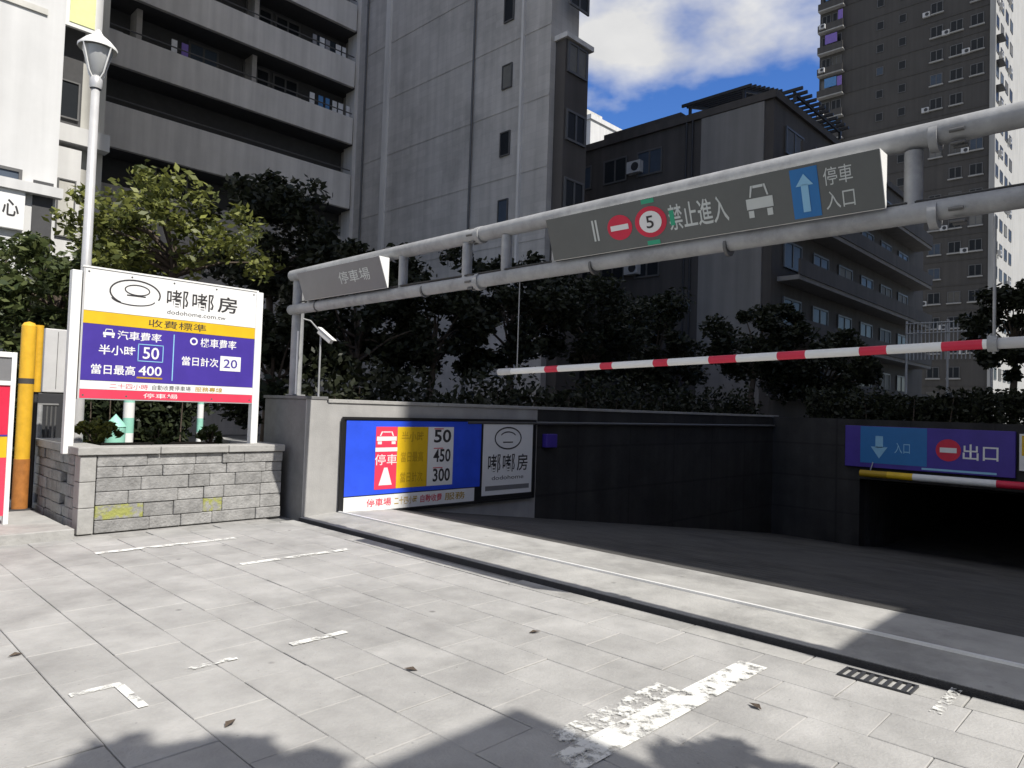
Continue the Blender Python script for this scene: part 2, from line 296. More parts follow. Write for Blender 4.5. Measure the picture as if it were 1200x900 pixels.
# edge strip of long kerb stones, drain channel whose dark asphalt bed stands in for shade, raised threshold
kb = box('kerb', M_grout, 4.72, 4.80, 0.0, 8.9, -0.10, -0.02, kind='structure')
v = 0.05
while v < 8.8:
    l_ = 0.9
    w0, w1 = 4.728, 4.945
    if 3.9 < v + .4 < 6.9: w1 = 4.945 - 0.09 * math.sin((v + .4 - 3.9) / 3.0 * math.pi)  # edge cut back so the dark bed draws the lightbox's tapered shadow
    MB().box(w0, w1, v, min(v + l_ - 0.008, 8.8), -0.09, random.uniform(-.002,.003)).build('kerb_stone', M_conc, kb, 0.006); v += l_
box('drain_channel', M_asph, 4.82, 5.03, -4, 8.9, -0.14, -0.035, kind='structure')
thr = MB().add([(5.02,RSIDE,0.03),(5.56,RSIDE,0.06),(5.56,WALL_V,0.06),(5.02,WALL_V,0.03),(5.02,RSIDE,-.2),(5.02,WALL_V,-.2),(5.56,RSIDE,-.2),(5.56,WALL_V,-.2)],
               [(0,1,2,3),(0,3,5,4),(4,6,1,0),(3,2,7,5)]).build('kerb_threshold', M_conc, kind='structure')
box('riser_shade_strip', M_asph, 5.0, 5.018, RSIDE, WALL_V, -.14, .026, kind='structure')  # dark plate painting the shade on the threshold's unlit front
thr2 = MB().add([(5.60,RSIDE,0.06),(RAMP_U,RSIDE,0.03),(RAMP_U,WALL_V,0.03),(5.60,WALL_V,0.06),(5.60,RSIDE,-.2),(5.60,WALL_V,-.2)], [(0,1,2,3),(0,3,5,4)]).build('apron', M_conc, kind='structure')
# flood gate rail let into the threshold
fg = box('flood_gate_rail', M_rail, 5.563, 5.597, -3.0, 8.7, 0.02, 0.078); tag(fg, 'long bright steel rail set in the concrete threshold across the garage entrance', 'rail')
# drain grate in the foreground
gr = empty('drain_grate', (4.80, 1.38, 0), 'small dark steel drain grate in the paving edge by the garage threshold', 'drain grate')
MB().box(4.68,4.86,1.20,1.215,.0,.014).box(4.68,4.86,1.60,1.615,.0,.014).box(4.68,4.692,1.215,1.60,.0,.014).box(4.848,4.86,1.215,1.60,.0,.014).build('frame', M_dark, gr)
for k in range(7): box('bar', M_dark, 4.692, 4.848, 1.235 + k*.052, 1.257 + k*.052, .001, .012, gr)
# worn painted lines
def worn(name, w, thr=0.5):
    m = bpy.data.materials.new(name); m.use_nodes = True; t = m.node_tree; b = t.nodes['Principled BSDF']; l = t.links.new
    b.inputs['Base Color'].default_value = (0.72, 0.72, 0.69, 1); b.inputs['Roughness'].default_value = 0.75
    geo = nd(t, 'ShaderNodeNewGeometry'); n = nd(t, 'ShaderNodeTexNoise'); n.inputs['Scale'].default_value = w; n.inputs['Detail'].default_value = 8; n.inputs['Roughness'].default_value = 0.7
    l(geo.outputs['Position'], n.inputs['Vector']); mr = nd(t, 'ShaderNodeMapRange'); mr.inputs[1].default_value = thr - .05; mr.inputs[2].default_value = thr + .05; l(n.outputs['Fac'], mr.inputs[0]); l(mr.outputs[0], b.inputs['Alpha']); return m
M_worn = worn('worn_white_paint', 7, 0.47); M_worn2 = worn('flaking_white_paint', 12, 0.53)
def line(name, u0, u1, v0, v1, m, z=0.006): box(name, m, u0, u1, v0, v1, z, z + .002, paving)
line('painted_line', 2.55, 4.45, 1.96, 2.14, M_worn)
line('painted_line', 2.7, 3.7, 2.14, 2.30, M_worn2)
line('painted_line', 3.2, 4.42, 6.64, 6.72, M_worn)
line('painted_line', 2.3, 3.75, 7.95, 8.04, M_worn)
line('painted_line', 2.42, 2.84, 4.25, 4.31, M_worn)
line('painted_line', 1.15, 1.40, 4.27, 4.32, M_worn); line('painted_line', 1.36, 1.41, 3.9, 4.27, M_worn)
line('painted_line', 1.75, 2.05, 4.25, 4.30, M_worn2)
line('painted_line', 4.5, 5.0, 1.0, 1.06, M_worn2)

# ------------------------------------------------------------------ ramp, walls, tunnel
rampm = MB()
us = np.linspace(RAMP_U, HEAD_U + 2, 14)
rampm.add([(u, vv, fz(u)+.03 if u == RAMP_U else fz(u)+.03) for u in us for vv in (RSIDE, WALL_V)] + [(60, RSIDE, fz(99)+.03), (60, WALL_V, fz(99)+.03)],
          [(2*i, 2*i+2, 2*i+3, 2*i+1) for i in range(14)])
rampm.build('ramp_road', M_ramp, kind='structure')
lw = empty('entrance_wall', (5.09, WALL_V, 0), 'pale rendered low wall along the garage ramp carrying the price board', 'wall')
M_dwall = mat('shade_dark_render', (0.032,0.031,0.03), .8, var=.2, scale=2, bump=.15, streak=.4, stain=.3, tile=(1.8,.9,.6))  # dark render, deepened in colour for the shade beyond the sign
MB().prism([(5.36,WALL_V,-.1),(9.8,WALL_V,-.6),(9.8,WALL_V,1.60),(5.36,WALL_V,1.60)], (0,.32,0)).build('wall', M_wall, lw)
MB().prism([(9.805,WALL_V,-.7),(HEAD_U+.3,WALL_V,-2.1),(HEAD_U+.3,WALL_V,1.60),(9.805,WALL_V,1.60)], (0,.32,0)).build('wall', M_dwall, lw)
box('pillar', M_pshade, 5.05, 5.36, WALL_V+.02, 9.98, -.05, 1.64, lw, 0.01)
box('pillar_front', M_wall, 5.05, 5.362, WALL_V-.004, WALL_V+.018, -.05, 1.64, lw)
cp = [5.38, 7.4, 9.8, 12.4, 15, 17.6, HEAD_U+.35]
for a, b_ in zip(cp, cp[1:]): box('coping', M_cope, a, b_-.008, WALL_V-.02, WALL_V+.345, 1.602, 1.655, lw, 0.006)
box('pillar_cap', M_pshade, 5.03, 5.375, WALL_V-.015, 10.0, 1.642, 1.685, lw, .006)
rw = empty('ramp_side_wall', (6.0, RSIDE, 0), 'grey concrete wall along the near side of the garage ramp', 'wall')
MB().prism([(5.2,RSIDE,-.1),(HEAD_U+.3,RSIDE,-2.1),(HEAD_U+.3,RSIDE,1.6),(5.2,RSIDE,1.6)], (0,-.3,0)).build('wall', M_wall, rw)
OP_V = 6.4
hd = empty('tunnel_portal', (HEAD_U, OP_V, fz(HEAD_U)), 'dark concrete portal over the mouth of the underground car park', 'tunnel portal')
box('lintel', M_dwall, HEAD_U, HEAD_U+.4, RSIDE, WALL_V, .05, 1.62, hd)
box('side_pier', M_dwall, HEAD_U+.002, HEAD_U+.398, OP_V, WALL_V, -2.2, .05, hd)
tn = MB(); zf = fz(99)
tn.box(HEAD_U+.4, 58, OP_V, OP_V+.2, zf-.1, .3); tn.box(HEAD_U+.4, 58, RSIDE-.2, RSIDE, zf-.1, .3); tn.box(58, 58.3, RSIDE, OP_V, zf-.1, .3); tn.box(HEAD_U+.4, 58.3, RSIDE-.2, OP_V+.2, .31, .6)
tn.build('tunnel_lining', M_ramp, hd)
box('deck_ground', M_ground, HEAD_U+.4, 29, RSIDE-.5, WALL_V+.6, .65, 1.5, kind='structure')
# small lamps glowing deep in the garage are not visible in the photo; two reflectors on the ramp wall
# tunnel direction sign
SZ0, SZ1 = 0.37, 1.45
def tv(px): return at(px, 525, x=HEAD_U-.12).y
ts = empty('tunnel_sign', (HEAD_U-.1, tv(1090), SZ0), 'long blue exit sign on the portal above the dark tunnel mouth', 'sign')
box('sign_board', M_navy, HEAD_U-.10, HEAD_U-.003, tv(1190), tv(990), SZ0, SZ1, ts, 0.01)
ft = Face((HEAD_U-.10, 0, 0), (0,-1,0), (0,0,1))   # a = -v
ft.rect('arrow_panel', M_tblue, -tv(1008), -tv(1086), SZ0+.12, SZ1-.01, .003, ts)
a = -tv(1030); ft.poly('arrow', M_lblue, [[(a-.09,1.2),(a+.09,1.2),(a+.09,.9),(a-.09,.9)],[(a-.2,.92),(a+.2,.92),(a,.62)]], .006, ts)
ft.text('入口', M_lblue, -tv(1048), -tv(1066), .78, 1.05, .006, ts)
a = -tv(1111); ft.disc('no_entry_disc', M_red, a, .93, .27, .27, .004, ts); ft.rect('no_entry_bar', M_swhite, a-.18, a+.18, .87, .99, .008, ts)
ft.text('出口', M_swhite, -tv(1128), -tv(1170), .72, 1.10, .004, ts, .01)
ft.rect('white_line', M_lblue, -tv(1080), -tv(1168), .41, .46, .004, ts)
hb = empty('clearance_bar', (HEAD_U-.3, tv(1100), .15), 'striped yellow white and red clearance bar hanging below the blue tunnel sign', 'clearance bar')
b0 = [1008, 1040, 1070, 1120, 1168, 1215, 1270]
for i, (a, b_) in enumerate(zip(b0, b0[1:])): MB().tube([(HEAD_U-.3, at(a, 555, x=HEAD_U-.3).y, .22), (HEAD_U-.3, at(b_, 555, x=HEAD_U-.3).y, .22)], .09, 10).build('stripe', [M_dyel, M_yel, M_swhite, M_swhite, M_red, M_yel][i], hb)
for a in (1020, 1250): MB().tube([(HEAD_U-.3, at(a, 540, x=HEAD_U-.3).y, .30), (HEAD_U-.003, at(a, 540, x=HEAD_U-.3).y, .6)], .015, 6).build('hanger', M_steel, hb)
s2 = empty('notice_board', (HEAD_U-.1, tv(1210), .5), 'small yellow and white notice on the portal right of the blue exit sign', 'sign')
box('board', M_swhite, HEAD_U-.06, HEAD_U-.003, tv(1235), tv(1194), .55, 1.4, s2); box('yellow_panel', M_yel, HEAD_U-.066, HEAD_U-.06, tv(1232), tv(1197), .9, 1.36, s2)
# pipes along the ramp wall in shade
pp = MB().tube([(8.0, WALL_V-.05, 1.35+.0), (HEAD_U, WALL_V-.05, 1.35)], .03, 8).build('conduit', M_frame, lw)
box('cable_box', M_navy, 9.95, 10.25, WALL_V-.12, WALL_V-.003, .9, 1.15, lw, .01)

# ------------------------------------------------------------------ price board on the wall
pb = empty('price_board', (7.6, WALL_V-.05, .02), 'blue red and yellow parking price board in a black frame on the low wall', 'price board')
def wu(px): return at(px, 530, y=WALL_V).x
yb = WALL_V - .055
box('backing', M_black, 5.60, 9.68, yb, WALL_V-.008, .012, 1.39, pb, .006)
MB().box(5.585,9.70,yb-.02,yb-.001,1.372,1.41).box(5.585,5.615,yb-.02,yb-.001,-.01,1.372).box(9.672,9.70,yb-.02,yb-.001,-.01,1.372).box(5.615,9.672,yb-.02,yb-.001,-.012,.022).build('frame', M_black, pb)
fp = Face((0, yb, 0), (1,0,0), (0,0,1))
fp.rect('blue_panel', M_blue, 5.66, 8.32, .27, 1.36, .004, pb)
fp.rect('red_panel', M_pink, wu(437), wu(462), .34, 1.27, .008, pb)
fp.rect('yellow_panel', M_yel, wu(462)+.004, wu(498), .34, 1.27, .008, pb)
fp.rect('white_panel', M_swhite, wu(498)+.004, wu(528), .34, 1.27, .008, pb)
ar = (wu(437)+wu(462))/2
fp.rect('white_bar', M_swhite, ar-.2, ar+.2, .90, .96, .011, pb)
fp.car(M_swhite, ar, 1.1, .36, .2, .011, pb)
fp.poly('cone_symbol', M_swhite, [[(ar-.12,.40),(ar+.12,.40),(ar+.03,.66),(ar-.03,.66)]], .011, pb); fp.text('停車', M_swhite, ar-.2, ar+.2, .70, .86, .011, pb)
for k, (t_, s_) in enumerate((('半小時','50'), ('當日最高','450'), ('當日計次','300'))):
    zc = 1.12 - k*.31
    fp.text(t_, M_dyel, wu(467), wu(493), zc-.08, zc+.08, .011, pb, .01)
    fp.text(s_, M_ink, wu(505), wu(525), zc-.10, zc+.11, .011, pb, .02)
    fp.rect('red_mark', M_red, wu(505), wu(516), zc+.115, zc+.128, .011, pb)
fp.rect('white_strip', M_swhite, 5.66, 8.2, .035, .255, .004, pb)
for k, (c_, tx) in enumerate(((M_red,'停車場'), (M_dyel,'二十四小時'), (M_red,'自動收費'), (M_dyel,'服務'))): fp.text(tx, c_, 6.05 + k*.5, 6.05 + k*.5 + .44, .09, .21, .007, pb, .01)
fp.rect('pale_panel', M_swhite, 8.37, 9.62, .10, 1.36, .004, pb)
fp.ring('emblem', M_ink, 8.98, 1.08, .34, .2, .025, .007, pb); fp.ring('emblem', M_ink, 8.98, 1.1, .2, .1, .02, .007, pb, 20, 160); fp.rect('emblem', M_ink, 8.85, 9.1, 1.0, 1.02, .007, pb)
fp.dudu(M_ink, 8.5, 8.8, .5, .8, .007, pb); fp.dudu(M_ink, 8.86, 9.16, .5, .8, .007, pb); fp.text('房', M_ink, 9.22, 9.5, .5, .8, .007, pb, .01); fp.text('dodohome', M_ink, 8.6, 9.4, .36, .43, .007, pb); fp.rect('grey_band', M_ledpale, 8.45, 9.55, .18, .26, .007, pb)

# ------------------------------------------------------------------ steel sign gantry over the entrance
BU = 5.06; KB = BU/5.3
ga = empty('sign_gantry', (BU, 9.7*KB, 1.69), 'grey steel gantry of two round rails spanning the garage entrance', 'gantry')
def rail(z, r_): return MB().tube([(BU, 9.78*KB, z), (BU, -3.0, z + .06)], r_, 16).build('rail', M_steel, ga)
ZT, ZB = 3.405, 2.912
rail(ZT, .078); rail(ZB, .072)
MB().tube([(BU+.07, 9.70*KB, 1.69), (BU+.07, 9.70*KB, 3.48)], .085, 16).build('post', M_steel, ga)
MB().tube([(BU, -2.85, -.05), (BU, -2.85, 3.62)], .085, 16).build('post', M_steel, ga)
box('base_plate', M_steel, BU-.02, BU+.18, 9.60*KB, 9.80*KB, 1.69, 1.705, ga)
for v_ in (9.22*KB, 7.05*KB, 5.88*KB, 5.26*KB, 4.55*KB, 1.38*KB, .4, -1.2): MB().tube([(BU, v_, ZB+.05), (BU, v_, ZT-.05)], .055, 12).build('strut', M_steel, ga)
for v_ in (5.66*KB, 1.25*KB, -1.0):
    for z in (ZT, ZB): MB().tube([(BU, v_-.025, z+.01), (BU, v_+.025, z+.01)], .092, 14).build('collar', M_steel, ga)
MB().tube([(BU+.005, 9.12, 1.71), (BU+.005, 9.12, 2.2), (BU+.005, 9.12, 2.6)], .013, 8).build('conduit', M_white, ga)
MB().tube([(BU-.05, 9.0, ZB+.085), (BU-.04, 5, ZB+.088), (BU-.04, -2.7, ZB+.11)], .011, 6).build('cable', M_black, ga)
for v_ in (8.6, 6.3, 3.9, 2.6, .7): MB().tube([(BU, v_-.012, ZB), (BU, v_+.012, ZB)], .079, 14).build('strap', M_frame, ga)
for v_ in (5.5, 1.05):
    for k in range(6):
        for z in (ZT, ZB): t_ = k*math.pi/3; MB().tube([(BU+.078*math.cos(t_), v_-.03, z+.01+.078*math.sin(t_)), (BU+.078*math.cos(t_), v_+.05, z+.01+.078*math.sin(t_))], .012, 6).build('bolt', M_frame, ga)
def lightbox(name, v0, v1, label, m):   # wedge: face leans out at the top; v0 > v1
    r_ = empty(name, (BU-.08, (v0+v1)/2, ZB+.07), label, 'lightbox sign', 'lightbox signs on the gantry')
    z0, z1 = ZB+.075, ZT-.06; ub, ut = BU-.10, BU-.235
    MB().prism([(BU-.085,v0,z0),(ub,v0,z0),(ut,v0,z1),(BU-.085,v0,z1)], (0, v1-v0, 0)).build('case', M_white, r_, .004)
    fc = Face((ub, 0, z0), (0,-1,0), (ut-ub, 0, z1-z0)); h_ = math.hypot(ut-ub, z1-z0)
    fc.rect('panel', m, -v0+.004, -v1-.004, .002, h_-.002, .004, r_)
    return r_, fc, h_
g1, f1, hh = lightbox('lightbox_sign', 9.2*KB, 7.22*KB, 'shorter pale grey lightbox on the left of the gantry', M_ledpale)
f1.text('停車場', M_letter, -8.2*KB, -7.5*KB, hh*.35, hh*.75, .007, g1)
g2, f2, hh = lightbox('lightbox_sign', 4.5*KB, 1.52*KB, 'long dark lightbox on the right of the gantry with entrance symbols', M_led)
def gv(px): return -at(px, 250, x=BU-.17).y
hm = hh*.5
f2.text('‖', M_letter, gv(696), gv(702), hm-.08, hm+.1, .007, g2)
a = gv(727); f2.disc('no_entry_disc', M_red, a, hm, .125, .105, .007, g2); f2.rect('no_entry_bar', M_swhite, a-.09, a+.09, hm-.022, hm+.022, .010, g2)
a = gv(763); f2.disc('speed_limit_disc', M_red, a, hm+.0, .15, .125, .007, g2); f2.disc('speed_limit_face', M_swhite, a, hm, .105, .088, .010, g2); f2.text('5', M_ink, a-.04, a+.03, hm-.05, hm+.05, .013, g2, .01)
for q_ in ((a-.06,a+.06,hm+.15,hm+.185),(a-.06,a+.06,hm-.185,hm-.15),(a+.18,a+.22,hm-.06,hm+.06)): f2.rect('green_mark', M_grn, *q_, .007, g2)
f2.text('禁止進入', M_letter, gv(784), gv(853), hm-.10, hm+.10, .007, g2, .01)
f2.car(M_letter, gv(890), hm, .2, .24, .007, g2)
f2.rect('arrow_panel', M_tblue, gv(928), gv(960), hm-.17, hm+.17, .007, g2)
a = (gv(928)+gv(960))/2; f2.poly('arrow', M_lblue, [[(a-.025,hm-.13),(a+.025,hm-.13),(a+.025,hm+.06),(a-.025,hm+.06)],[(a-.06,hm+.05),(a+.06,hm+.05),(a,hm+.13)]], .010, g2)
f2.text('停車', M_letter, gv(966), gv(1000), hm+.02, hm+.14, .007, g2); f2.text('入口', M_letter, gv(966), gv(1000), hm-.14, hm-.02, .007, g2)

# height bar hung under the gantry
hbz = lambda v_: 1.965 + (5.07 - v_) * .028
hbr = empty('height_bar', (BU, 3, 2.0), 'red and white striped height bar hung under the steel gantry', 'height bar')
reds = [(640,655),(705,719),(767,784),(832,864),(912,945),(1008,1040),(1104,1152)]
bv = lambda px: at(px, 430 - (px-585)*.053, x=BU-.02).y
edges = [600] + [e for r_ in reds for e in r_] + [1162]
for i, (a, b_) in enumerate(zip(edges, edges[1:])):
    va, vb = bv(a), bv(b_); MB().tube([(BU-.02, va, hbz(va)), (BU-.02, vb, hbz(vb))], .03, 12).build('red_stripe' if i % 2 else 'white_stripe', M_red if i % 2 else M_white, hbr)
va = bv(1162); MB().tube([(BU-.02, va, hbz(va)), (BU-.02, -2.8, hbz(-2.8))], .034, 12).build('sleeve', M_gbox, hbr)
va, vb = bv(585), bv(600); MB().tube([(BU-.02, va, hbz(va)), (BU-.02, vb, hbz(vb))], .034, 12).build('end_cap', M_gbox, hbr)
for px in (606, 1165): v_ = bv(px); MB().tube([(BU-.02, v_, hbz(v_)-.06), (BU-.02, v_, ZB-.06)], .009 if px > 700 else .006, 6).build('hanger', M_steel, hbr)
v_ = bv(1165); MB().tube([(BU-.02, v_-.02, hbz(v_)), (BU-.02, v_+.03, hbz(v_))], .05, 12).build('clamp', M_steel, hbr)

# camera on a thin pole at the wall end
sc = empty('security_camera', (5.45, 8.95, 1.66), 'small white security camera on a thin pole at the end of the low wall', 'security camera')
q = at(376, 392, y=8.95)
MB().tube([(q.x, 8.95, 1.66), (q.x, 8.95, q.z)], .014, 8).build('pole', M_steel, sc)
d = (RIGHT*.75 - UP*.62 - FWD*.3).normalized(); s_ = Vector((0,0,1)).cross(d).normalized(); n_ = d.cross(s_)
c0 = Vector((q.x, 8.95, q.z)) + d*.10 + Vector((0,0,.03))
MB().obox(c0, d*.13, s_*.04, n_*.035).build('housing', M_gbox, sc, .008)
MB().obox(c0 + n_*(-.045 if n_.z < 0 else .045), d*.16, s_*.048, n_*.004).build('visor', M_white, sc)
MB().tube([(q.x, 8.95, q.z), c0 - d*.1], .02, 8).build('bracket', M_steel, sc)
MB().tube([(BU+.05, 9.2, 2.8), at(364, 376, y=9.2), c0 - d*.12], .012, 8).build('cable', M_steel, sc)

# ------------------------------------------------------------------ stone planter
PU0, PU1, PV, PH = 2.45, 4.93, 9.17, 1.0
pl = empty('stone_planter', (3.7, 10, 0), 'grey stone clad raised planter carrying the tall parking billboard', 'planter')
MB().box(PU0+.05, PU1-.02, PV+.05, PV+.22, -.05, PH-.09).box(PU0+.05, PU0+.22, PV+.22, 11.2, -.05, PH-.09).box(PU1-.19, PU1-.02, PV+.22, 11.2, -.05, PH-.09).box(PU0+.22, PU1-.19, 11.03, 11.2, -.05, PH-.09).build('core', M_grout, pl)
box('soil', M_soil, PU0+.222, PU1-.192, PV+.222, 11.028, .2, PH-.06, pl)
def cladding(n_axis):
    z = 0.0
    while z < PH - .12:
        hr = min(random.uniform(.11, .19), PH - .095 - z)
        if PH - .095 - z - hr < .06: hr = PH - .095 - z
        if n_axis == 'v': a, end = PU0 + .16, PU1
        else: a, end = PV + .0, 11.2
        while a < end - .02:
            l_ = random.uniform(.22, .62); l_ = end - a if end - a - l_ < .15 else l_
            dpt = random.uniform(0, .022)
            moss = n_axis == 'v' and .17 < z + hr/2 < .34 and (a < 3.02 < a + l_ or a < 3.86 < a + l_)
            mm = M_stoney if moss else M_stone
            if n_axis == 'v': o = MB().box(a+.0025, a+l_-.0025, PV - dpt, PV+.06, z+.0025, z+hr-.0025).build('stone', mm, pl, .008, seg=1)
            else: o = MB().box(PU0 - dpt, PU0+.06, a+.2*(a < PV+.01)+.004, a+l_-.004, z+.004, z+hr-.004).build('stone', mm, pl, .008, seg=1) if l_ > .25 else None
            if moss: o['label'] = 'yellowish mossy stone'
            a += l_
        z += hr
cladding('v'); cladding('u')
z = 0
while z < PH-.12:
    hr = min(.3, PH-.095-z); box('corner_stone', M_cope, PU0-.015, PU0+.152, PV-.02, PV+.19, z+.003, z+hr-.003, pl, .008); z += hr
for a, b_ in ((PU0-.05, 3.3), (3.3, 4.15), (4.15, PU1+.02)): box('coping', M_cope, a, b_-.006, PV-.05, PV+.30, PH-.09, PH, pl, .01)
for a, b_ in ((PV+.30, 10.3), (10.3, 11.25)): box('coping', M_cope, PU0-.05, PU0+.28, a+.006, b_, PH-.09, PH, pl, .01); box('coping', M_cope, PU1-.25, PU1+.02, a+.006, b_, PH-.09, PH, pl, .01)

# ------------------------------------------------------------------ billboard
BV = 9.55
bb = empty('parking_billboard', (3.5, BV, PH), 'white and violet parking billboard on two white posts above the stone planter', 'billboard')
def bu(px): return at(px, 420, y=BV).x
b0u, b1u = bu(95), bu(298)
box('post', M_white, bu(79)-.0, bu(91), BV-.02, BV+.09, PH-.1, 3.08, bb, .008); box('post', M_white, bu(297), bu(305), BV-.02, BV+.09, PH-.1, 3.13, bb, .008)
box('board', M_gbox, b0u-.02, b1u+.01, BV+.0, BV+.06, 1.55, 3.13, bb, .004)
fb = Face((0, BV, 0), (1,0,0), (0,0,1))
fb.rect('white_header', M_swhite, b0u, b1u, 2.62, 3.12, .003, bb)
fb.rect('yellow_band', M_yel, b0u, b1u, 2.465, 2.615, .003, bb)
fb.rect('violet_panel', M_navy, b0u, b1u, 1.78, 2.46, .003, bb)
fb.rect('white_band', M_swhite, b0u, b1u, 1.675, 1.775, .003, bb)
fb.rect('red_band', M_pink, b0u, b1u, 1.565, 1.67, .003, bb)
MB().box(b0u-.03,b1u+.02,BV-.008,BV+.07,3.132,3.152).build('top_trim', M_white, bb)
for px_ in (99, 150, 200, 250, 294):
    for z_ in (3.085, 1.60): fb.disc('screw', M_frame, bu(px_), z_, .012, .012, .005, bb, 10)
a = bu(155); fb.ring('emblem', M_ink, a, 2.89, .30, .17, .018, .006, bb, -20, 235); fb.ring('emblem', M_ink, a+.02, 2.93, .15, .07, .014, .006, bb); fb.ring('emblem', M_ink, a-.02, 2.82, .26, .09, .014, .006, bb, 190, 350); fb.rect('emblem', M_ink, a-.1, a+.12, 2.85, 2.865, .006, bb)
fb.dudu(M_ink, bu(192), bu(217), 2.78, 3.0, .006, bb); fb.dudu(M_ink, bu(222), bu(247), 2.78, 3.0, .006, bb); fb.text('房', M_ink, bu(252), bu(275), 2.78, 3.0, .006, bb, .015)
fb.text('dodohome.com.tw', M_ink, bu(193), bu(262), 2.68, 2.735, .006, bb)
fb.text('收費標準', M_ink, bu(172), bu(240), 2.49, 2.59, .006, bb)
fb.rect('divider', M_lblue, bu(202), bu(203.2), 1.82, 2.42, .006, bb)
fb.car(M_swhite, bu(126), 2.36, .13, .11, .006, bb); fb.text('汽車費率', M_swhite, bu(136), bu(188), 2.30, 2.41, .006, bb, .01)
fb.text('半小時', M_swhite, bu(115), bu(158), 2.10, 2.22, .006, bb, .012); fb.text('50', M_swhite, bu(167), bu(186), 2.08, 2.23, .006, bb, .01)
fb.poly('price_box', M_lblue, [[(bu(161),2.05),(bu(162),2.05),(bu(162),2.26),(bu(161),2.26)],[(bu(190),2.05),(bu(191),2.05),(bu(191),2.26),(bu(190),2.26)],[(bu(161),2.045),(bu(191),2.045),(bu(191),2.055),(bu(161),2.055)],[(bu(161),2.255),(bu(191),2.255),(bu(191),2.265),(bu(161),2.265)]], .006, bb)
fb.text('當日最高', M_swhite, bu(107), bu(159), 1.86, 1.98, .006, bb, .012); fb.text('400', M_swhite, bu(163), bu(190), 1.87, 1.99, .006, bb, .012); fb.rect('ochre_line', M_dyel, bu(161), bu(191), 1.83, 1.85, .006, bb)
fb.ring('scooter_symbol', M_swhite, bu(226), 2.355, .05, .05, .02, .006, bb); fb.text('機車費率', M_swhite, bu(234), bu(276), 2.29, 2.41, .006, bb, .01)
fb.text('當日計次', M_swhite, bu(213), bu(256), 2.03, 2.15, .006, bb, .012); fb.rect('price_box', M_swhite, bu(258), bu(282), 1.99, 2.19, .006, bb); fb.text('20', M_navy, bu(262), bu(278), 2.03, 2.15, .009, bb, .01)
fb.text('二十四小時', M_red, bu(130), bu(175), 1.69, 1.755, .006, bb); fb.text('自動收費停車場', M_ink, bu(180), bu(225), 1.69, 1.755, .006, bb); fb.text('服務專線', M_dyel, bu(230), bu(262), 1.69, 1.755, .006, bb, .01)
fb.text('停車場', M_swhite, bu(170), bu(210), 1.585, 1.645, .006, bb)

# ------------------------------------------------------------------ street lamp
LV = 11.5; lu = 3.0
sl_ = empty('street_lamp', (lu, LV, 0), 'tall grey street lamp with a flared lantern behind the billboard', 'street lamp')
MB().lathe((lu, LV, 0), [(.14,0),(.14,.35),(.10,.42),(.075,.6),(.068,3),(.055,6.1),(.0,6.1)], 16).build('pole', M_lampgrey, sl_)
MB().lathe((lu, LV, 0), [(.075,6.05),(.085,6.1),(.085,6.2),(.05,6.24),(0,6.24)], 16).build('collar', M_lampgrey, sl_)
MB().lathe((lu, LV, 0), [(.05,6.24),(.10,6.3),(.20,6.62),(.2,6.64),(0,6.64)], 16).build('lantern_glass', M_lampglass, sl_)
MB().lathe((lu, LV, 0), [(.255,6.63),(.26,6.66),(.17,6.76),(.07,6.84),(.02,6.92),(0,6.93)], 18).build('lantern_cap', M_white, sl_)
for k in range(4):
    t_ = math.pi/2*k + .5; c_, s_ = math.cos(t_), math.sin(t_); MB().tube([(lu+.07*c_, LV+.07*s_, 6.2), (lu+.13*c_, LV+.13*s_, 6.28), (lu+.245*c_, LV+.245*s_, 6.64)], .012, 6).build('lantern_rib', M_white, sl_)

# ------------------------------------------------------------------ left edge: totem, yellow gate posts, cabinets, step
st = box('step_pavement', M_conc, -.6, 2.36, 9.0, 12.4, -.05, .10, kind='structure', bevel=.012)
for a, b_ in ((-.6,.4),(.4,1.4),(1.4,2.36)): MB().box(a+.004, b_-.004, 8.93, 9.24, -.03, .115).build('step_stone', M_cope, st, .01)
tt = empty('totem_sign', (1.85, 9.75, .1), 'white framed totem sign with red yellow and pink panels at the left edge', 'totem sign')
t0, t1 = 1.05, at(14, 520, y=9.75).x
MB().box(t1-.05,t1,9.72,9.80,.1,2.06).box(t0,t0+.05,9.72,9.80,.1,2.06).box(t0+.05,t1-.05,9.722,9.798,2.0,2.06).box(t0+.05,t1-.05,9.722,9.798,1.68,1.73).build('frame', M_white, tt, .005)
box('grey_panel', M_ledpale, t0+.051, t1-.051, 9.74, 9.78, 1.731, 1.999, tt); box('dark_red_panel', M_red, t0+.051, t1-.051, 9.74, 9.78, 1.12, 1.679, tt)
box('yellow_panel', M_yel, t0+.051, t1-.051, 9.74, 9.78, .86, 1.10, tt); box('pink_panel', M_pink, t0+.051, t1-.051, 9.74, 9.78, .2, .858, tt); box('blue_line', M_navy, t0+.051, t1-.051, 9.735, 9.785, 1.101, 1.119, tt)
YV = 10.9
M_tape = mat('dark_tape', (.06,.055,.05), .7)
def yu(px): return at(px, 480, y=YV).x
gp = empty('gate_post', (yu(29), YV, .1), 'tall yellow painted gate post with a rusty orange foot left of the billboard', 'gate post')
MB().tube([(yu(29), YV, .75), (yu(29), YV, 2.47)], .085, 14).build('post', M_ypost, gp); MB().tube([(yu(29), YV, .1), (yu(29), YV, .75)], .09, 14).build('foot', M_rust, gp)
MB().lathe((yu(29), YV, 2.47), [(.085,0),(.06,.04),(0,.06)], 14).build('cap', M_ypost, gp)
box('base_plate', M_dark, yu(29)-.14, yu(29)+.14, YV-.14, YV+.14, .1, .115, gp, .004); MB().tube([(yu(29), YV, 1.72), (yu(29), YV, 1.79)], .0865, 14).build('band', M_tape, gp)
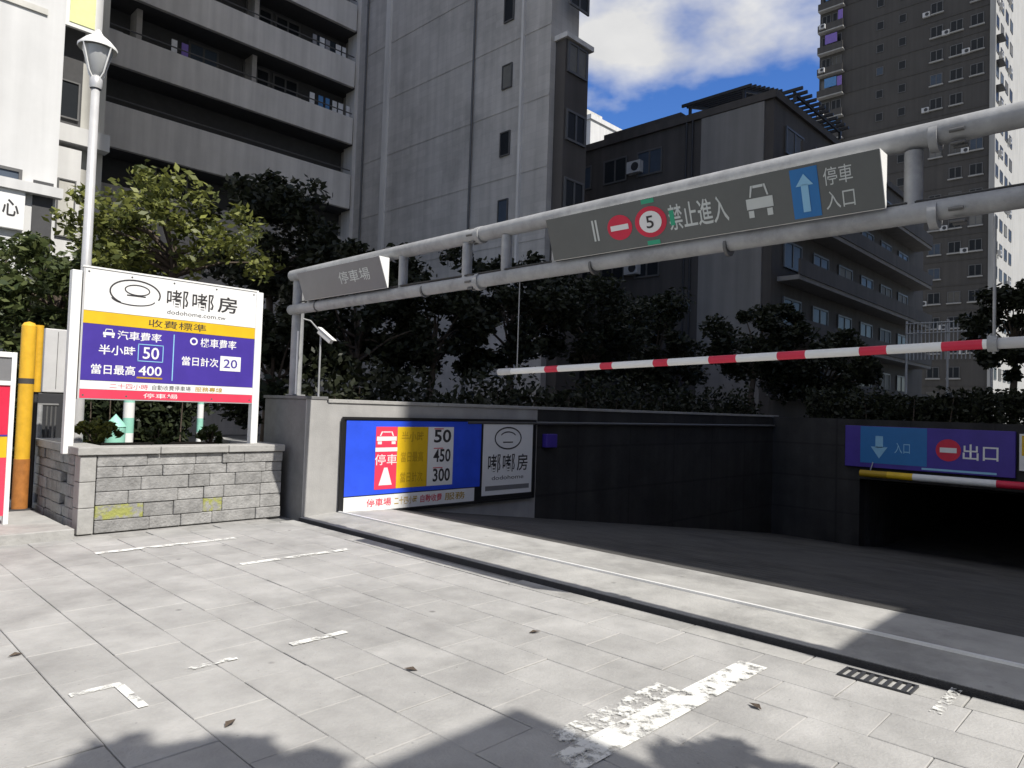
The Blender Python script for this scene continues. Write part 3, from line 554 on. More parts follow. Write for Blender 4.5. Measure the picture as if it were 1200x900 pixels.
gp2 = empty('gate_post', (yu(43), YV+.1, .1), 'thinner yellow steel post right beside the rusty footed gate post', 'gate post')
MB().tube([(yu(43), YV+.1, .1), (yu(43), YV+.1, 1.62)], .03, 10).build('stem', M_dark, gp2); MB().tube([(yu(43), YV+.1, 1.62), (yu(43), YV+.1, 2.50)], .055, 12).build('sleeve', M_ypost, gp2)
CV = 11.6
def cu(px): return at(px, 450, y=CV).x
uc = empty('utility_cabinet', (cu(64), CV, .1), 'pale grey utility box on a black cabinet between yellow post and billboard', 'utility cabinet')
box('upper_box', M_gbox, cu(50), cu(81), CV, CV+.35, 1.62, 2.52, uc, .012); box('lower_cabinet', M_dark, cu(46), cu(81), CV+.02, CV+.4, .65, 1.61, uc, .01)
MB().box(cu(48),cu(50),CV+.1,CV+.13,.1,.65).box(cu(78),cu(80),CV+.1,CV+.13,.1,.65).build('stand', M_dark, uc); box('door_seam', M_frame, cu(65), cu(65.6), CV-.006, CV-.001, 1.67, 2.48, uc)
rl = empty('steel_railing', (2.6, 11.3, .1), 'low steel railing of upright bars beside the left end of the planter', 'railing')
for k, px in enumerate((44, 53, 58, 63)): x_ = at(px, 520, y=11.3).x; MB().tube([(x_, 11.3, .1), (x_, 11.3, 1.45)], .04 if k == 0 else .014, 8).build('bar', M_steel if k == 0 else M_frame, rl)
MB().tube([(at(40,520,y=11.3).x, 11.3, 1.45), (at(66,520,y=11.3).x, 11.3, 1.45)], .02, 8).build('rail', M_frame, rl)

# posts and odds behind the planter
gpn = empty('tree_stake', (0,0,0)); 
def stake(px, v_, z1, w, label):
    u_ = at(px, 500, y=v_).x; e = empty('marker_post', (u_, v_, 0), label, 'marker post', 'pale green marker posts behind the planter')
    for k in range(7): MB().tube([(u_, v_, z1*k/7), (u_, v_, z1*(k+1)/7)], w, 10).build('band', M_mint if k % 2 == 0 else M_white, e)
bpy.data.objects.remove(gpn)
stake(150, 12.6, 1.75, .085, 'thicker pale green and white banded post behind the left half of the planter')
stake(234, 12.8, 1.75, .055, 'thinner pale green and white banded post behind the right half of the planter')
tc_ = empty('mint_bin', (at(135,505,y=12.2).x, 12.2, 0), 'small mint green bin with a pointed lid behind the planter', 'bin')
MB().lathe((WL[tc_].x, 12.2, 0), [(.13,0),(.15,1.1),(.15,1.12)], 12).build('body', M_mint, tc_); MB().lathe((WL[tc_].x, 12.2, 1.12), [(.16,0),(.12,.06),(0,.2)], 12).build('lid', M_mint, tc_)

# ------------------------------------------------------------------ trees and shrubs
def leaves(centre, rad, n, size, clumps, flat=.8, gap=.35):
    """leaf quads gathered in clumps through an ellipsoid; returns numpy verts, faces"""
    c = np.array(centre); rad = np.array(rad)
    d = rng.normal(size=(clumps, 3)); d /= np.linalg.norm(d, axis=1)[:, None]
    cc = c + d * rad * (rng.uniform(.25, 1, size=(clumps, 1)) ** .5)
    cr_ = rng.uniform(.16, .34, size=clumps) * rad.mean()
    k = rng.integers(0, clumps, n)
    dd = rng.normal(size=(n, 3)); dd /= np.linalg.norm(dd, axis=1)[:, None]
    p = cc[k] + dd * (cr_[k] * rng.uniform(.3, 1.05, n))[:, None] * np.array([1, 1, flat])
    ax = rng.normal(size=(n, 3)); ax[:, 2] *= .6; ax /= np.linalg.norm(ax, axis=1)[:, None]
    b = np.cross(ax, rng.normal(size=(n, 3))); b /= np.linalg.norm(b, axis=1)[:, None]
    s = (size * rng.uniform(.6, 1.3, n))[:, None]
    v = np.stack([p - ax*s, p + b*s*.5 + ax*s*.1, p + ax*s, p - b*s*.5 + ax*s*.1], 1).reshape(-1, 3)
    return v, np.arange(4*n).reshape(-1, 4), cc
def leafmesh(name, v, f, m, parent, loc):
    me = bpy.data.meshes.new(name); me.vertices.add(len(v)); me.vertices.foreach_set('co', (v - np.array(loc)).astype(np.float32).ravel())
    me.loops.add(f.size); me.loops.foreach_set('vertex_index', f.astype(np.int32).ravel()); me.polygons.add(len(f)); me.polygons.foreach_set('loop_start', np.arange(0, f.size, 4, dtype=np.int32)); me.update(calc_edges=True)
    me.materials.append(m); return link(name, me, loc, m, parent)
def tree(base, centre, rad, n, size, m, label, group='trees around the garage entrance', clumps=46, r0=.13, cat='tree'):
    base, centre = Vector(base), Vector(centre); e = empty('tree', base, label, cat, group)
    v, f, cc = leaves(centre, rad, n, size, clumps); leafmesh('crown', v, f, m, e, tuple(centre))
    t = MB(); low = Vector((centre.x, centre.y, centre.z - rad[2]*.75)); mid = base.lerp(low, .5) + Vector((random.uniform(-.12,.12), random.uniform(-.12,.12), 0))
    t.tube([base, mid, low, centre], [r0, r0*.8, r0*.62, r0*.25], 9)
    for k in range(0, len(cc), 3):
        q = Vector(cc[k]); s0 = low.lerp(centre, random.uniform(0, .6)); t.tube([s0, s0.lerp(q, .5) + Vector((0,0,.12)), q], [r0*.32, r0*.2, r0*.06], 5, cap=False)
    t.build('trunk', M_bark, e); return e
def by(px, py, **k): return at(px, py, **k)
def ptree(px, py, v_, rad, n, size, m, label, zb=0, **k):
    c = by(px, py, y=v_); return tree((c.x + random.uniform(-.2,.2), v_, zb), c, rad, n, size, m, label, **k)
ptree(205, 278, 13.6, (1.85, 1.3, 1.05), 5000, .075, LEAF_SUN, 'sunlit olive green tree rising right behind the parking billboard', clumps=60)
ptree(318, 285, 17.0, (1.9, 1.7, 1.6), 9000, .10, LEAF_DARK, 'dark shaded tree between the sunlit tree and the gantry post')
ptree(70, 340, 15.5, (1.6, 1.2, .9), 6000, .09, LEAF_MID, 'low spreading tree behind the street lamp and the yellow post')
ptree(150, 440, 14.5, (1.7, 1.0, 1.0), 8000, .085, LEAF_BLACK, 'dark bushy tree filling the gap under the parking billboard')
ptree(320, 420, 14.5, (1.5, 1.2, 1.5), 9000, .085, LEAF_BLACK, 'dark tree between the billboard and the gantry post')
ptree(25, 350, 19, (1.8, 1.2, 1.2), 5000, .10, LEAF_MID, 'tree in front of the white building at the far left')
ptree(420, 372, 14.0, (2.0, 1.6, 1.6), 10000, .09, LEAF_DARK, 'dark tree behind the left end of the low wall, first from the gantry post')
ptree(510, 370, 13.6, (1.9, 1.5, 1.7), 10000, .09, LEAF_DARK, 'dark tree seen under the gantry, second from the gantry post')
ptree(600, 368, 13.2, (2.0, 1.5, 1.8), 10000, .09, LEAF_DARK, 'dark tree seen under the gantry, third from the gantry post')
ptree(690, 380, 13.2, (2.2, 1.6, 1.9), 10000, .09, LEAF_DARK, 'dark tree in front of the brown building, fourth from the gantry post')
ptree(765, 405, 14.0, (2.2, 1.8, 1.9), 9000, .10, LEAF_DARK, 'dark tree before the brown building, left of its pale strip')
def utree(px, py, u_, rad, n, size, m, label, zb=1.5, **k):
    c = by(px, py, x=u_); return tree((u_, c.y, zb), c, rad, n, size, m, label, **k)
utree(885, 398, 23.0, (1.7, 1.9, 1.55), 9000, .10, LEAF_DARK, 'round dark tree above the tunnel portal, right of the pale strip')
utree(965, 432, 24.5, (1.5, 1.9, 1.2), 8000, .10, LEAF_DARK, 'low dark tree above the portal, second from the right')
utree(1190, 385, 26.0, (1.4, 1.3, 1.6), 7000, .10, LEAF_DARK, 'dark tree at the right edge above the striped height bar')
def hedge(name, x0, x1, y0, y1, z0, z1, n, m, label):
    e = empty(name, ((x0+x1)/2, (y0+y1)/2, z0), label, 'hedge'); p = np.stack([rng.uniform(x0,x1,n), rng.uniform(y0,y1,n), np.zeros(n)], 1); tt_ = p[:, 0]*1.9 + p[:, 1]*1.3; p[:, 2] = z0 + (z1-z0)*(.82 + .14*np.sin(tt_) + .10*np.sin(tt_*2.7+1) + .06*np.sin(tt_*6.1))*rng.uniform(0,1,n)**.7
    ax = rng.normal(size=(n,3)); ax /= np.linalg.norm(ax,axis=1)[:,None]; b = np.cross(ax, rng.normal(size=(n,3))); b /= np.linalg.norm(b,axis=1)[:,None]; s = rng.uniform(.05,.1,n)[:,None]
    v = np.stack([p-ax*s, p+b*s*.5, p+ax*s, p-b*s*.5],1).reshape(-1,3); leafmesh('foliage', v, np.arange(4*n).reshape(-1,4), m, e, tuple(WL[e]))
    t = MB()
    for k in range(int((x1-x0+y1-y0)*3)): q = Vector((random.uniform(x0,x1), random.uniform(y0,y1), z0)); t.tube([q, q+Vector((random.uniform(-.1,.1), random.uniform(-.1,.1), (z1-z0)*.8))], [.02,.008], 5)
    t.build('stems', M_bark, e, kind='stuff'); return e
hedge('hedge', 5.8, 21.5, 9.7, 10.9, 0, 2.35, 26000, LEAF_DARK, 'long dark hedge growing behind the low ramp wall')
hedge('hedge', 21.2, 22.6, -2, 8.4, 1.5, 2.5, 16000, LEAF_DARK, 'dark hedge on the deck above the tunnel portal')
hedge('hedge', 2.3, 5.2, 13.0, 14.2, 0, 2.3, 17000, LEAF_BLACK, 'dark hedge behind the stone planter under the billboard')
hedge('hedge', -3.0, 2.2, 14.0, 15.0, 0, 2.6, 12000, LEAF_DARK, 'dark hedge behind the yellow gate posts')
def shrub(u_, v_, z, r_, n, m, label):
    e = empty('shrub', (u_, v_, z), label, 'shrub', 'small shrubs in the stone planter'); v, f, cc = leaves((u_, v_, z+r_*.7), (r_, r_, r_*.75), n, .05, 14); leafmesh('foliage', v, f, m, e, (u_, v_, z+r_*.7))
    t = MB()
    for q in cc[::2]: t.tube([(u_, v_, z), Vector(q)], [.014,.005], 5)
    t.build('stems', M_bark, e)
shrub(2.95, 10.4, .92, .26, 700, LEAF_SUN, 'pale leafy shrub at the left end of the stone planter')
shrub(3.75, 10.5, .92, .2, 500, LEAF_MID, 'low shrub in the middle of the stone planter')
shrub(4.45, 10.4, .92, .2, 500, LEAF_MID, 'low shrub at the right end of the stone planter')
# street trees behind the viewer; their shade falls on the near paving
tree((1.0, -2.6, 0), (1.22, -2.72, 6.35), (.85, .7, .55), 3200, .11, LEAF_MID, 'street tree behind the viewer shading the near left paving', 'street trees behind the viewer', 30)
tree((3.3, -3.6, 0), (3.02, -2.95, 4.95), (.42, .55, .5), 2000, .10, LEAF_MID, 'small street tree behind the viewer shading the near right paving', 'street trees behind the viewer', 22)
# dry leaves on the paving
def dryleaf(px, py, label):
    p = at(px, py, z=.004); a = random.uniform(0, 6.28); u_ = Vector((math.cos(a), math.sin(a), 0)); w_ = Vector((-math.sin(a), math.cos(a), 0)); o = MB(); s_ = .045
    o.add([p-u_*s_, p-u_*.2*s_+w_*s_*.5+Vector((0,0,.012)), p+u_*s_+Vector((0,0,.006)), p-u_*.2*s_-w_*s_*.5+Vector((0,0,.014)), p+Vector((0,0,.002))], [(0,1,4),(1,2,4),(2,3,4),(3,0,4)])
    tag(o.build('fallen_leaf', M_bark), label, 'leaf', 'dry leaves fallen on the paving')
dryleaf(627, 741, 'dry brown leaf on the paving nearest the threshold'); dryleaf(481, 785, 'dry brown leaf in the middle of the sunlit paving')
dryleaf(270, 848, 'dry brown leaf at the edge of the tree shade'); dryleaf(18, 768, 'dry brown leaf on the paving at the left edge'); dryleaf(940, 735, 'dry brown leaf on the concrete apron'); dryleaf(885, 828, 'dry brown leaf right of the worn white stripe')

# ------------------------------------------------------------------ buildings behind
B_grey = mat('building_grey_tile', (0.53, 0.50, 0.465), 0.8, var=0.1, scale=0.5, streak=0.16, stain=0.22, tile=(.62,.31,.86))
B_band = mat('building_band', (0.66, 0.635, 0.60), 0.8, var=0.08, scale=0.6, streak=0.2)
B_dim = mat('recess_shade', (0.07, 0.07, 0.072), 0.9, var=0.1)  # flat dark colour painting the shade inside recesses and openings
B_white = mat('building_white', (0.60, 0.60, 0.595), 0.75, var=0.06, scale=0.6, streak=0.12)
B_cream = mat('building_cream', (0.55, 0.54, 0.5), 0.8, var=0.08, scale=0.6, streak=0.2)
B_brown = mat('building_brown', (0.085, 0.076, 0.07), 0.8, var=0.12, scale=0.5, streak=0.2)
B_brownp = mat('building_brown_pale', (0.24, 0.228, 0.215), 0.8, var=0.08, scale=0.5, streak=0.15)
B_tower = mat('tower_shade_tile', (0.074, 0.069, 0.064), 0.8, var=0.08, scale=0.3, streak=0.15)  # shaded copy of the tower tile, shade put into the colour
B_towerl = mat('tower_sun_pale_tile', (0.36, 0.355, 0.34), 0.8, var=0.08, scale=0.3, streak=0.15)  # sunlit copy of the tower tile, also on slabs and sills
M_cloth = [mat('cloth_white', (.7,.7,.7), .9), mat('cloth_blue', (.1,.25,.5), .9), mat('cloth_violet', (.22,.15,.45), .9), mat('cloth_grey', (.3,.3,.32), .9)]
CACHE = {}; w_rng = random.Random(3); CURTAINS = [mat('curtain_pale', (.16,.155,.14), .6), mat('curtain_dim', (.09,.085,.075), .6), mat('curtain_blue', (.05,.07,.10), .6)]
def window(parent, axis, plane, a0, a1, z0, z1, out=-1, pm=None, fm=None):
    """framed window on a wall: axis 'v' faces -v (spans u), axis 'u' faces -u (spans v)"""
    if pm is None and w_rng.random() < .28: pm = w_rng.choice(CURTAINS)
    w, h = a1-a0, z1-z0; key = (axis, round(w,2), round(h,2), pm, fm); c = (a0+a1)/2, (z0+z1)/2; t = min(.09, w*.08)
    loc = (c[0], plane-.03, c[1]) if axis == 'v' else (plane-.03, c[0], c[1])
    if key not in CACHE:
        f = MB(); p = MB()
        B = (lambda q, x0, x1, y0, y1, d0, d1: q.box(x0, x1, d0, d1, y0, y1)) if axis == 'v' else (lambda q, x0, x1, y0, y1, d0, d1: q.box(d0, d1, x0, x1, y0, y1))
        for r_ in ((-w/2, w/2, h/2-t, h/2), (-w/2, w/2, -h/2, -h/2+t), (-w/2, -w/2+t, -h/2+t, h/2-t), (w/2-t, w/2, -h/2+t, h/2-t)): B(f, *r_, -.04, .03)
        if w > 1.1: B(f, -t/2, t/2, -h/2+t, h/2-t, -.035, .03)
        B(p, -w/2+t, w/2-t, -h/2+t, h/2-t, -.005, .028)
        CACHE[key] = (f.mesh('window', fm or M_frame, (0,0,0)), p.mesh('pane', pm or M_glass, (0,0,0)))
    fme, pme = CACHE[key]; o = link('window', fme, loc, None, parent); link('pane', pme, loc, None, o); return o
def aircon(parent, axis, plane, a, z):
    key = ('ac', axis)
    if key not in CACHE:
        q = MB()
        if axis == 'v': q.box(-.4,.4,-.35,0,-.3,.3); q.lathe((0,0,0), [(.0,0)]) if 0 else None
        else: q.box(-.35,0,-.4,.4,-.3,.3)
        g = MB(); n = 14
        ring = [(.22*math.cos(2*math.pi*k/n), .22*math.sin(2*math.pi*k/n)) for k in range(n)]
        g.prism([((x_-.1, -.352, y_) if axis == 'v' else (-.352, x_-.1, y_)) for x_, y_ in ring], (0,-.02,0) if axis == 'v' else (-.02,0,0))
        CACHE[key] = (q.mesh('air_conditioner', M_gbox, (0,0,0)), g.mesh('fan_grille', M_dark, (0,0,0)))
    loc = (a, plane-.003, z) if axis == 'v' else (plane-.003, a, z); o = link('air_conditioner', CACHE[key][0], loc, None, parent); link('fan_grille', CACHE[key][1], loc, None, o)

# --- L-shaped apartment block: balcony wing (faces -v) and plain wing (faces -u)
LU, LVV = 20.0, 32.0
ap = empty('apartment_block', (14, LVV, 0), 'large grey apartment block with long balconies and a plain side wall in shade', 'building')
ZZ = lambda py, px=200: at(px, py, y=LVV-1.2).z
wu0 = 6.2
TOP = 44.0
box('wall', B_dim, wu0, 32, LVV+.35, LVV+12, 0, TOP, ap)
rows = [ (ZZ(97), ZZ(50)), (ZZ(190), ZZ(135)) ]
FH = ZZ(15) - ZZ(97)
zrec = [ZZ(97)]   # tops of the recesses; one per storey upward
par = []
z_ = ZZ(97)
par.append((ZZ(190), ZZ(141)))
k = 0
while z_ < TOP:
    par.append((z_, z_ + FH*.46)); z_ += FH
for z0, z1 in par:
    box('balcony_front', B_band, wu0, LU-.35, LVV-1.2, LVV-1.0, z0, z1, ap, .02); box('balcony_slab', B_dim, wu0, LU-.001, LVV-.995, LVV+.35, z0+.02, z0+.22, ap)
    MB().tube([(wu0, LVV-1.15, z1+.22), (LU-.4, LVV-1.15, z1+.22)], .03, 6).build('balcony_rail', M_frame, ap)
box('lower_wall', B_grey, wu0, LU-.001, LVV-.3, LVV+.35, 0, ZZ(225), ap)
for u_ in (9.6, 14.6): box('column', B_grey, u_, u_+.22, LVV-.45, LVV+.34, par[2][0] if 0 else ZZ(60), TOP, ap)
for i, (z0, z1) in enumerate(par):
    zt = par[i+1][0] if i+1 < len(par) else z1 + 1.2
    for j, u_ in enumerate((7.0, 10.4, 12.0, 14.5, 16.0, 18.2)):
        if i == 0 and j > 3: pass
        if i and (i*5+j*3) % 4: window(ap, 'v', LVV+.345, u_, u_+1.35, z0+.95, zt-.12)
    for j, u_ in enumerate((8.8, 13.1, 16.9)):
        if (i + j) % 2 and i < 6: aircon(ap, 'v', LVV+.2, u_, z0+1.1+.45)
lm = 0
for z0, z1 in par[1:5]:   # washing on the balconies
    for u_ in random.sample((7.5, 10.6, 12.4, 13.8, 15.4, 17.0, 18.3), 3):
        a = u_
        for k in range(random.randint(2, 4)):
            a += random.uniform(.3, .5); h_ = random.uniform(.5, .95); MB().box(a, a+random.uniform(.2,.3), LVV-.72, LVV-.69, z1+.75-h_, z1+.75).build('washing', M_cloth[(lm*3+k) % 4 if (lm+k) % 3 else 0], ap); lm += 1
window(ap, 'v', LVV-.305, 7.2, 8.6, ZZ(221), ZZ(192)); window(ap, 'v', LVV-.305, 10.6, 12.0, ZZ(221), ZZ(192)); window(ap, 'v', LVV-.305, 14.5, 16, ZZ(221), ZZ(192))
# plain wing
wv0, wv1 = at(641, 200, x=LU).y, LVV-1.3
be = at(661, 200, y=wv0+.6).x
box('side_wall', B_grey, LU, be-.05, wv0, LVV+.34, 0, TOP+.5, ap)
for px, w in ((455, .35), (612, .12)): v_ = at(px, 150, x=LU).y; box('pilaster', B_band, LU-.12, LU-.001, v_, v_+w, 0, TOP+.5, ap)
v_ = at(418, 150, x=LU).y; box('pilaster', B_band, LU-.2, LU-.001, v_, v_+.8, 0, TOP+.5, ap)
zs = [at(592, y_, x=LU).z for y_ in (262, 165, 98, 28)]; sp = (zs[3]-zs[0])/3
for k in range(-1, 11):
    v_ = at(593, 150, x=LU).y; zc = zs[0] + k*sp
    if zc > 1: window(ap, 'u', LU-.003, v_-.28, v_+.28, zc, zc+sp*.36)
for k in range(0, 12): box('floor_joint', B_grey, LU-.02, LU-.001, wv0+.01, LVV-1.4, zs[0]-.9+k*sp, zs[0]-.82+k*sp, ap)
for k, px in enumerate((430, 556)): v_ = at(px, 100, x=LU).y; MB().tube([(LU-.1, v_, 1), (LU-.1, v_, TOP)], .05, 6).build('downpipe', M_frame, ap)
# narrow end bay with windows
box('end_bay', B_brown, LU+.3, be, wv0-.5, wv0-.001, 0, at(650, 36, y=wv0-.5).z, ap)
box('bay_roof', B_band, LU+.2, be+.15, wv0-.65, wv0-.001, at(650, 36, y=wv0-.5).z, at(650, 30, y=wv0-.5).z, ap)
for k in range(5): z_ = at(650, 240, y=wv0-.5).z + k*sp*.95; window(ap, 'v', wv0-.503, LU+.4, be-.12, z_, z_+1.2)

# --- white building at the far left (sunlit)
WV = 21.0
wb = empty('white_building', (1, WV, 0), 'bright sunlit white building at the far left edge behind the lamp', 'building')
wr = at(70, 150, y=WV).x
box('wall', B_white, -14, wr, WV, WV+9, 0, 24, wb)
box('ledge', B_white, -14, wr+.1, WV-.25, WV-.001, at(30,215,y=WV).z-.25, at(30,215,y=WV).z, wb)
z_ = at(20, 215, y=WV).z
window(wb, 'v', WV-.003, at(-30,230,y=WV).x, at(24,230,y=WV).x, z_-.1, z_+.35)
for zz in (9.5, 12.7, 15.9, 19.1):
    for u_ in (-9.5, -6.2, -3.0): window(wb, 'v', WV-.003, u_, u_+1.5, zz, zz+1.5)
for z_ in (11.2, 14.4): box('string_course', B_cream, -1.3, wr-.4, WV-.05, WV-.002, z_, z_+.15, wb)
wsn = empty('shop_sign', (at(12,235,y=WV-.1).x, WV-.1, at(12,250,y=WV).z), 'white shop sign with black brush lettering on the white building', 'shop sign')
a0, a1, z0, z1 = at(-25,235,y=WV-.1).x, at(29,235,y=WV-.1).x, at(12,268,y=WV-.1).z, at(12,222,y=WV-.1).z
box('board', M_swhite, a0, a1, WV-.16, WV-.005, z0, z1, wsn, .01)
Face((0,WV-.16,0),(1,0,0),(0,0,1)).text('心', M_ink, at(2,240,y=WV-.1).x, at(22,240,y=WV-.1).x, z0+.3, z1-.25, .004, wsn, .02)
box('dark_doorway', B_dim, at(34,300,y=WV).x, at(58,300,y=WV).x, WV-.03, WV-.002, 0, at(45,212,y=WV).z, wb)
# --- narrow building between
NV = 25.0
nb = empty('narrow_building', (6, NV, 0), 'narrow pale building with dark openings between the white building and the apartment block', 'building')
n0, n1 = at(58, 150, y=NV).x, at(122, 150, y=NV).x
box('wall', B_cream, n0-.6, n1, NV, NV+6, 0, 26, nb)
box('dark_opening', B_dim, at(67,90,y=NV).x, at(97,90,y=NV).x, NV-.02, NV-.002, at(80,148,y=NV).z, at(80,28,y=NV).z, nb)
window(nb, 'v', NV-.025, at(70,90,y=NV).x, at(94,90,y=NV).x, at(80,140,y=NV).z, at(80,95,y=NV).z)
box('ledge', B_white, n0-.6, n1+.05, NV-.5, NV-.003, at(80,172,y=NV).z, at(80,152,y=NV).z, nb)
box('lower_bay', B_white, at(62,230,y=NV-.4).x, at(93,230,y=NV-.4).x, NV-.4, NV-.003, 2, at(80,178,y=NV).z, nb)
window(nb, 'v', NV-.403, at(66,230,y=NV-.4).x, at(88,230,y=NV-.4).x, at(80,282,y=NV).z, at(80,215,y=NV).z, pm=B_cream)
ys = empty('roof_sign', (at(98,10,y=NV-.6).x, NV-.6, at(98,35,y=NV).z), 'pale yellow and white sign board high above the street lamp', 'sign')
box('board', M_swhite, at(76,10,y=NV-.6).x, at(121,10,y=NV-.6).x, NV-.62, NV-.5, at(98,36,y=NV-.6).z, at(98,-30,y=NV-.6).z, ys)
box('yellow_panel', mat('sign_pale_yellow', (.72,.76,.36), .5), at(82,10,y=NV-.6).x, at(112,10,y=NV-.6).x, NV-.64, NV-.622, at(98,31,y=NV-.6).z, at(98,-28,y=NV-.6).z, ys)
MB().box(at(84,10,y=NV).x, at(86,10,y=NV).x, NV-.5, NV-.003, at(98,20,y=NV).z, at(98,16,y=NV).z).box(at(110,10,y=NV).x, at(112,10,y=NV).x, NV-.5, NV-.003, at(98,20,y=NV).z, at(98,16,y=NV).z).build('bracket', M_dark, ys)

# --- brown low block with roof pergolas
KU = 30.0
kc = at(905, 250, x=KU); KV = kc.y; KT = at(905, 116, x=KU).z
br = empty('brown_building', (KU, KV, 0), 'dark brown low building with pergolas on its roof in the centre background', 'building')
kv1 = at(640, 250, x=KU).y
box('wall', B_brown, KU, KU+24, KV, kv1, 0, KT, br)
box('parapet', B_brown, KU-.15, KU+24, KV-.15, kv1, KT, KT+.35, br)
pv0, pv1 = at(903, 200, x=KU).y, at(822, 200, x=KU).y
box('pale_strip', B_brownp, KU-.10, KU-.002, pv0+.3, pv1, 0, KT-.02, br)
for px in (805, 812): v_ = at(px, 200, x=KU).y; MB().tube([(KU-.12, v_, 0), (KU-.12, v_, KT)], .05, 6).build('downpipe', M_dark, br)
for k in range(5):
    z_ = 3.2 + k*2.6
    if z_ > KT - 1.5: break
    for px in (680, 720, 760): v_ = at(px, 250, x=KU).y; window(br, 'u', KU-.003, v_-.75, v_+.75, z_, z_+1.3)
    for u_ in range(6): window(br, 'v', KV-.003, KU+1.2+u_*3.4, KU+3.2+u_*3.4, z_, z_+1.25)
    box('balcony_slab', B_brownp, KU+.6, KU+22, KV-1.0, KV-.003, z_-.75, z_-.55, br); box('balcony_front', B_brown, KU+.6, KU+22, KV-1.05, KV-.95, z_-.55, z_+.15, br)
    aircon(br, 'u', KU, at(745, 250, x=KU).y, z_+.5)
def pergola(v0, v1, u0, u1, z, tilt, label, n):
    e = empty('roof_pergola', ((u0+u1)/2, (v0+v1)/2, KT+.35), label, 'pergola', 'pergolas on the brown roof')
    for (u_, v_) in ((u0+.1,v0+.1),(u0+.1,v1-.1),(u1-.1,v0+.1),(u1-.1,v1-.1)): box('post', M_dark, u_-.06, u_+.06, v_-.06, v_+.06, KT+.35, z + (tilt if u_ > (u0+u1)/2 else 0), e)
    for k in range(n):
        t_ = k/(n-1); u_ = u0 + (u1-u0)*t_; box('slat', M_dark, u_-.05, u_+.05, v0-.3, v1+.3, z+tilt*t_, z+tilt*t_+.14, e)
    for v_ in (v0+.1, v1-.1): MB().prism([(u0,v_-.05,z-.14),(u1,v_-.05,z-.14+tilt),(u1,v_-.05,z-.003+tilt),(u0,v_-.05,z-.003)], (0,.1,0)).build('beam', M_dark, e)
pergola(at(868,200,x=KU).y, at(800,200,x=KU).y, KU+.3, KU+3.6, KT+1.0, .9, 'larger dark slatted pergola on the left of the brown roof', 8)
pergola(KV-.3, KV+1.6, KU+1.6, KU+7.5, KT+.8, .0, 'smaller dark slatted pergola on the right corner of the brown roof', 12)
box('roof_shed', B_brown, KU+.5, KU+6, at(790,200,x=KU).y, at(700,200,x=KU).y, KT+.35, KT+.9, br)

# --- tall dark apartment tower at the right
TU = 100.0
tv1, tv0 = at(960, 100, x=TU).y, at(1163, 100, x=TU).y; TH = 92
tw = empty('apartment_tower', (TU, tv0, 0), 'tall dark apartment tower with a sunlit pale side at the upper right', 'building')
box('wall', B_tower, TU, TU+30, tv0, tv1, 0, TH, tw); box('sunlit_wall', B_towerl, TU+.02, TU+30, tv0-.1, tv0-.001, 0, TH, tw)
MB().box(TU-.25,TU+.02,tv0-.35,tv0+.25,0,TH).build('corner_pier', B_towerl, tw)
FT = 3.1
for k in range(1, 21):
    z_ = k*FT
    box('floor_slab', B_towerl, TU-.9, TU-.002, tv1-3.4, tv1, z_-.16, z_, tw); box('balcony_front', B_tower, TU-.92, TU-.82, tv1-3.4, tv1, z_+.003, z_+.9, tw)
    window(tw, 'u', TU-.003, tv1-3.0, tv1-1.7, z_+.9, z_+2.5); window(tw, 'u', TU-.003, tv1-1.5, tv1-.3, z_+.9, z_+2.5)
    if k % 2: box('washing', M_cloth[k % 3 if k % 3 else 1], TU-.80, TU-.76, tv1-2.6, tv1-1.0, z_+1.1, z_+2.4, tw)
    if k % 3 == 0: box('washing', M_cloth[2], TU-.80, TU-.76, tv1-3.3, tv1-2.7, z_+1.0, z_+2.3, tw)
    if k % 2 == 0: aircon(tw, 'u', TU-.95, tv1-.7, z_+.5)
    for j, a in enumerate((.9, 3.1, 5.3)):
        if (k*7 + j*5) % 11 == 3: continue
        window(tw, 'u', TU-.003, tv0+a, tv0+a+1.4, z_+.9, z_+2.3)
        box('sill', B_towerl, TU-.25, TU-.002, tv0+a-.1, tv0+a+1.5, z_+.74, z_+.88, tw)
        if (k*3 + j) % 4 == 1: aircon(tw, 'u', TU-.02, tv0+a+1.85, z_+1.0)
    for a in (9.5, 12.2): window(tw, 'u', TU-.003, tv0+a, tv0+a+.9, z_+1.1, z_+2.2)
    box('floor_joint', B_tower, TU-.06, TU-.002, tv0+.26, tv1-3.41, z_-.1, z_, tw)
    for a in (1.2, 4.2, 7.2, 10.2): window(tw, 'v', tv0-.103, TU+a, TU+a+1.7, z_+.8, z_+2.3)
    if k % 2: aircon(tw, 'v', tv0-.11, TU+3.5, z_+1.0)
    if k % 3 == 0: aircon(tw, 'v', tv0-.11, TU+9.5, z_+1.2)
    if k in (13, 14, 15): box('awning', M_dark, TU+.9, TU+3.2, tv0-.9, tv0-.105, z_+2.4, z_+2.5, tw)
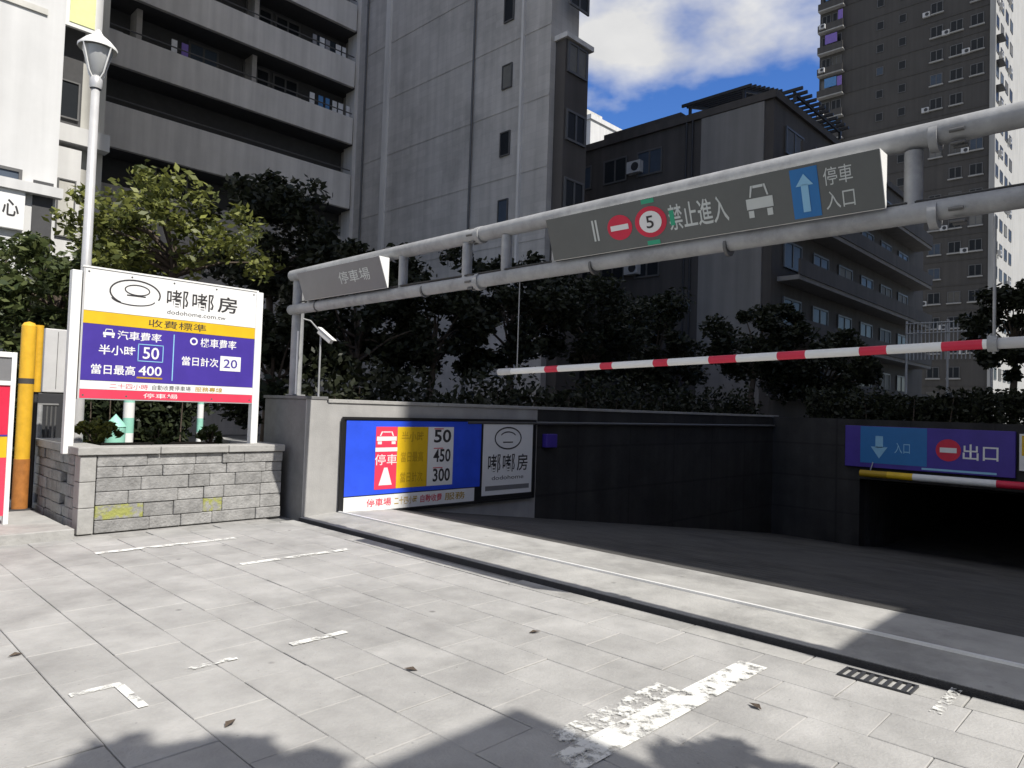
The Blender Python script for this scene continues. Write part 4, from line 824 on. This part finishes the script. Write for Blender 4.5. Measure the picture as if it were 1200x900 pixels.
# --- row of low shopfront stalls and fence at the foot of the tower, seen under the gantry
fc = empty('site_fence', (40, at(1110, 395, x=40).y, 1.0), 'pale openwork fence in front of the tower, seen above the striped bar', 'fence')
fv0, fv1 = at(1162, 390, x=40).y, at(1062, 390, x=40).y; fz0, fz1 = at(1110, 402, x=40).z, at(1110, 376, x=40).z
nb_ = 22
for k in range(nb_):
    v_ = fv0 + (fv1-fv0)*k/(nb_-1); MB().tube([(40, v_, fz0-.8), (40, v_, fz1)], .028, 6).build('picket', M_gbox, fc)
for z_ in (fz0, (fz0+fz1)/2, fz1-.05): MB().tube([(39.96, fv0, z_), (39.96, fv1, z_)], .03, 6).build('fence_rail', M_gbox, fc)
for v_ in (fv0, (fv0+fv1)/2, fv1): MB().tube([(40.08, v_, -.03), (40.08, v_, fz1+.1)], .06, 8).build('fence_post', M_gbox, fc)
# --- distant white block
dw = empty('distant_building', (70, at(672,150,x=70).y, 0), 'small distant white building between the apartment block and the brown roof', 'building')
q0, q1 = at(692,150,x=70).y, at(640,150,x=70).y; dz = at(672,146,x=70).z
box('wall', B_white, 70, 80, q0, q1, 0, dz, dw); box('parapet', B_white, 69.8, 80, q0-.2, q1, dz, dz+.6, dw); box('roof_shed', B_cream, 71, 75, q0+2, q0+5, dz+.6, dz+2.4, dw)
for k in range(3): window(dw, 'u', 69.997, q0+.8+k*2.2, q0+2.2+k*2.2, dz-3.2, dz-1.6)

# ------------------------------------------------------------------ buildings behind the viewer; they throw the shade
tanE = math.tan(R(SUN_EL))
skew = 0.012 / math.cos(R(SUN_EL))    # sideways drift of the shade per metre along v
def block(name, label, u0, u1, v0, v1, h, m):
    e = empty(name, ((u0+u1)/2, v1, 0), label, 'building'); box('wall', m, u0, u1, v0, v1, 0, h, e)
    n = int(h/3.4)
    for k in range(1, n+1): box('floor_band', B_band, u0+.02, u1-.02, v1+.002, v1+.18, k*3.4-.5, k*3.4-.1, e)
    return e
block('office_tower', 'tall office tower behind the viewer shading the ramp', 6.7 + skew*(WALL_V+13), 62, -13, -7.2, 100, B_grey)
block('podium_block', 'lower podium block before the office tower behind the viewer', 5.02 + skew*7, 62, -7.0, -4.2, 1.8*tanE + 4.2*tanE, B_grey)
block('shop_house', 'low shop house behind the viewer shading the near paving', -22, 2.84 + skew*6, -20, -4.2, (2.62+4.2)*tanE, B_grey)
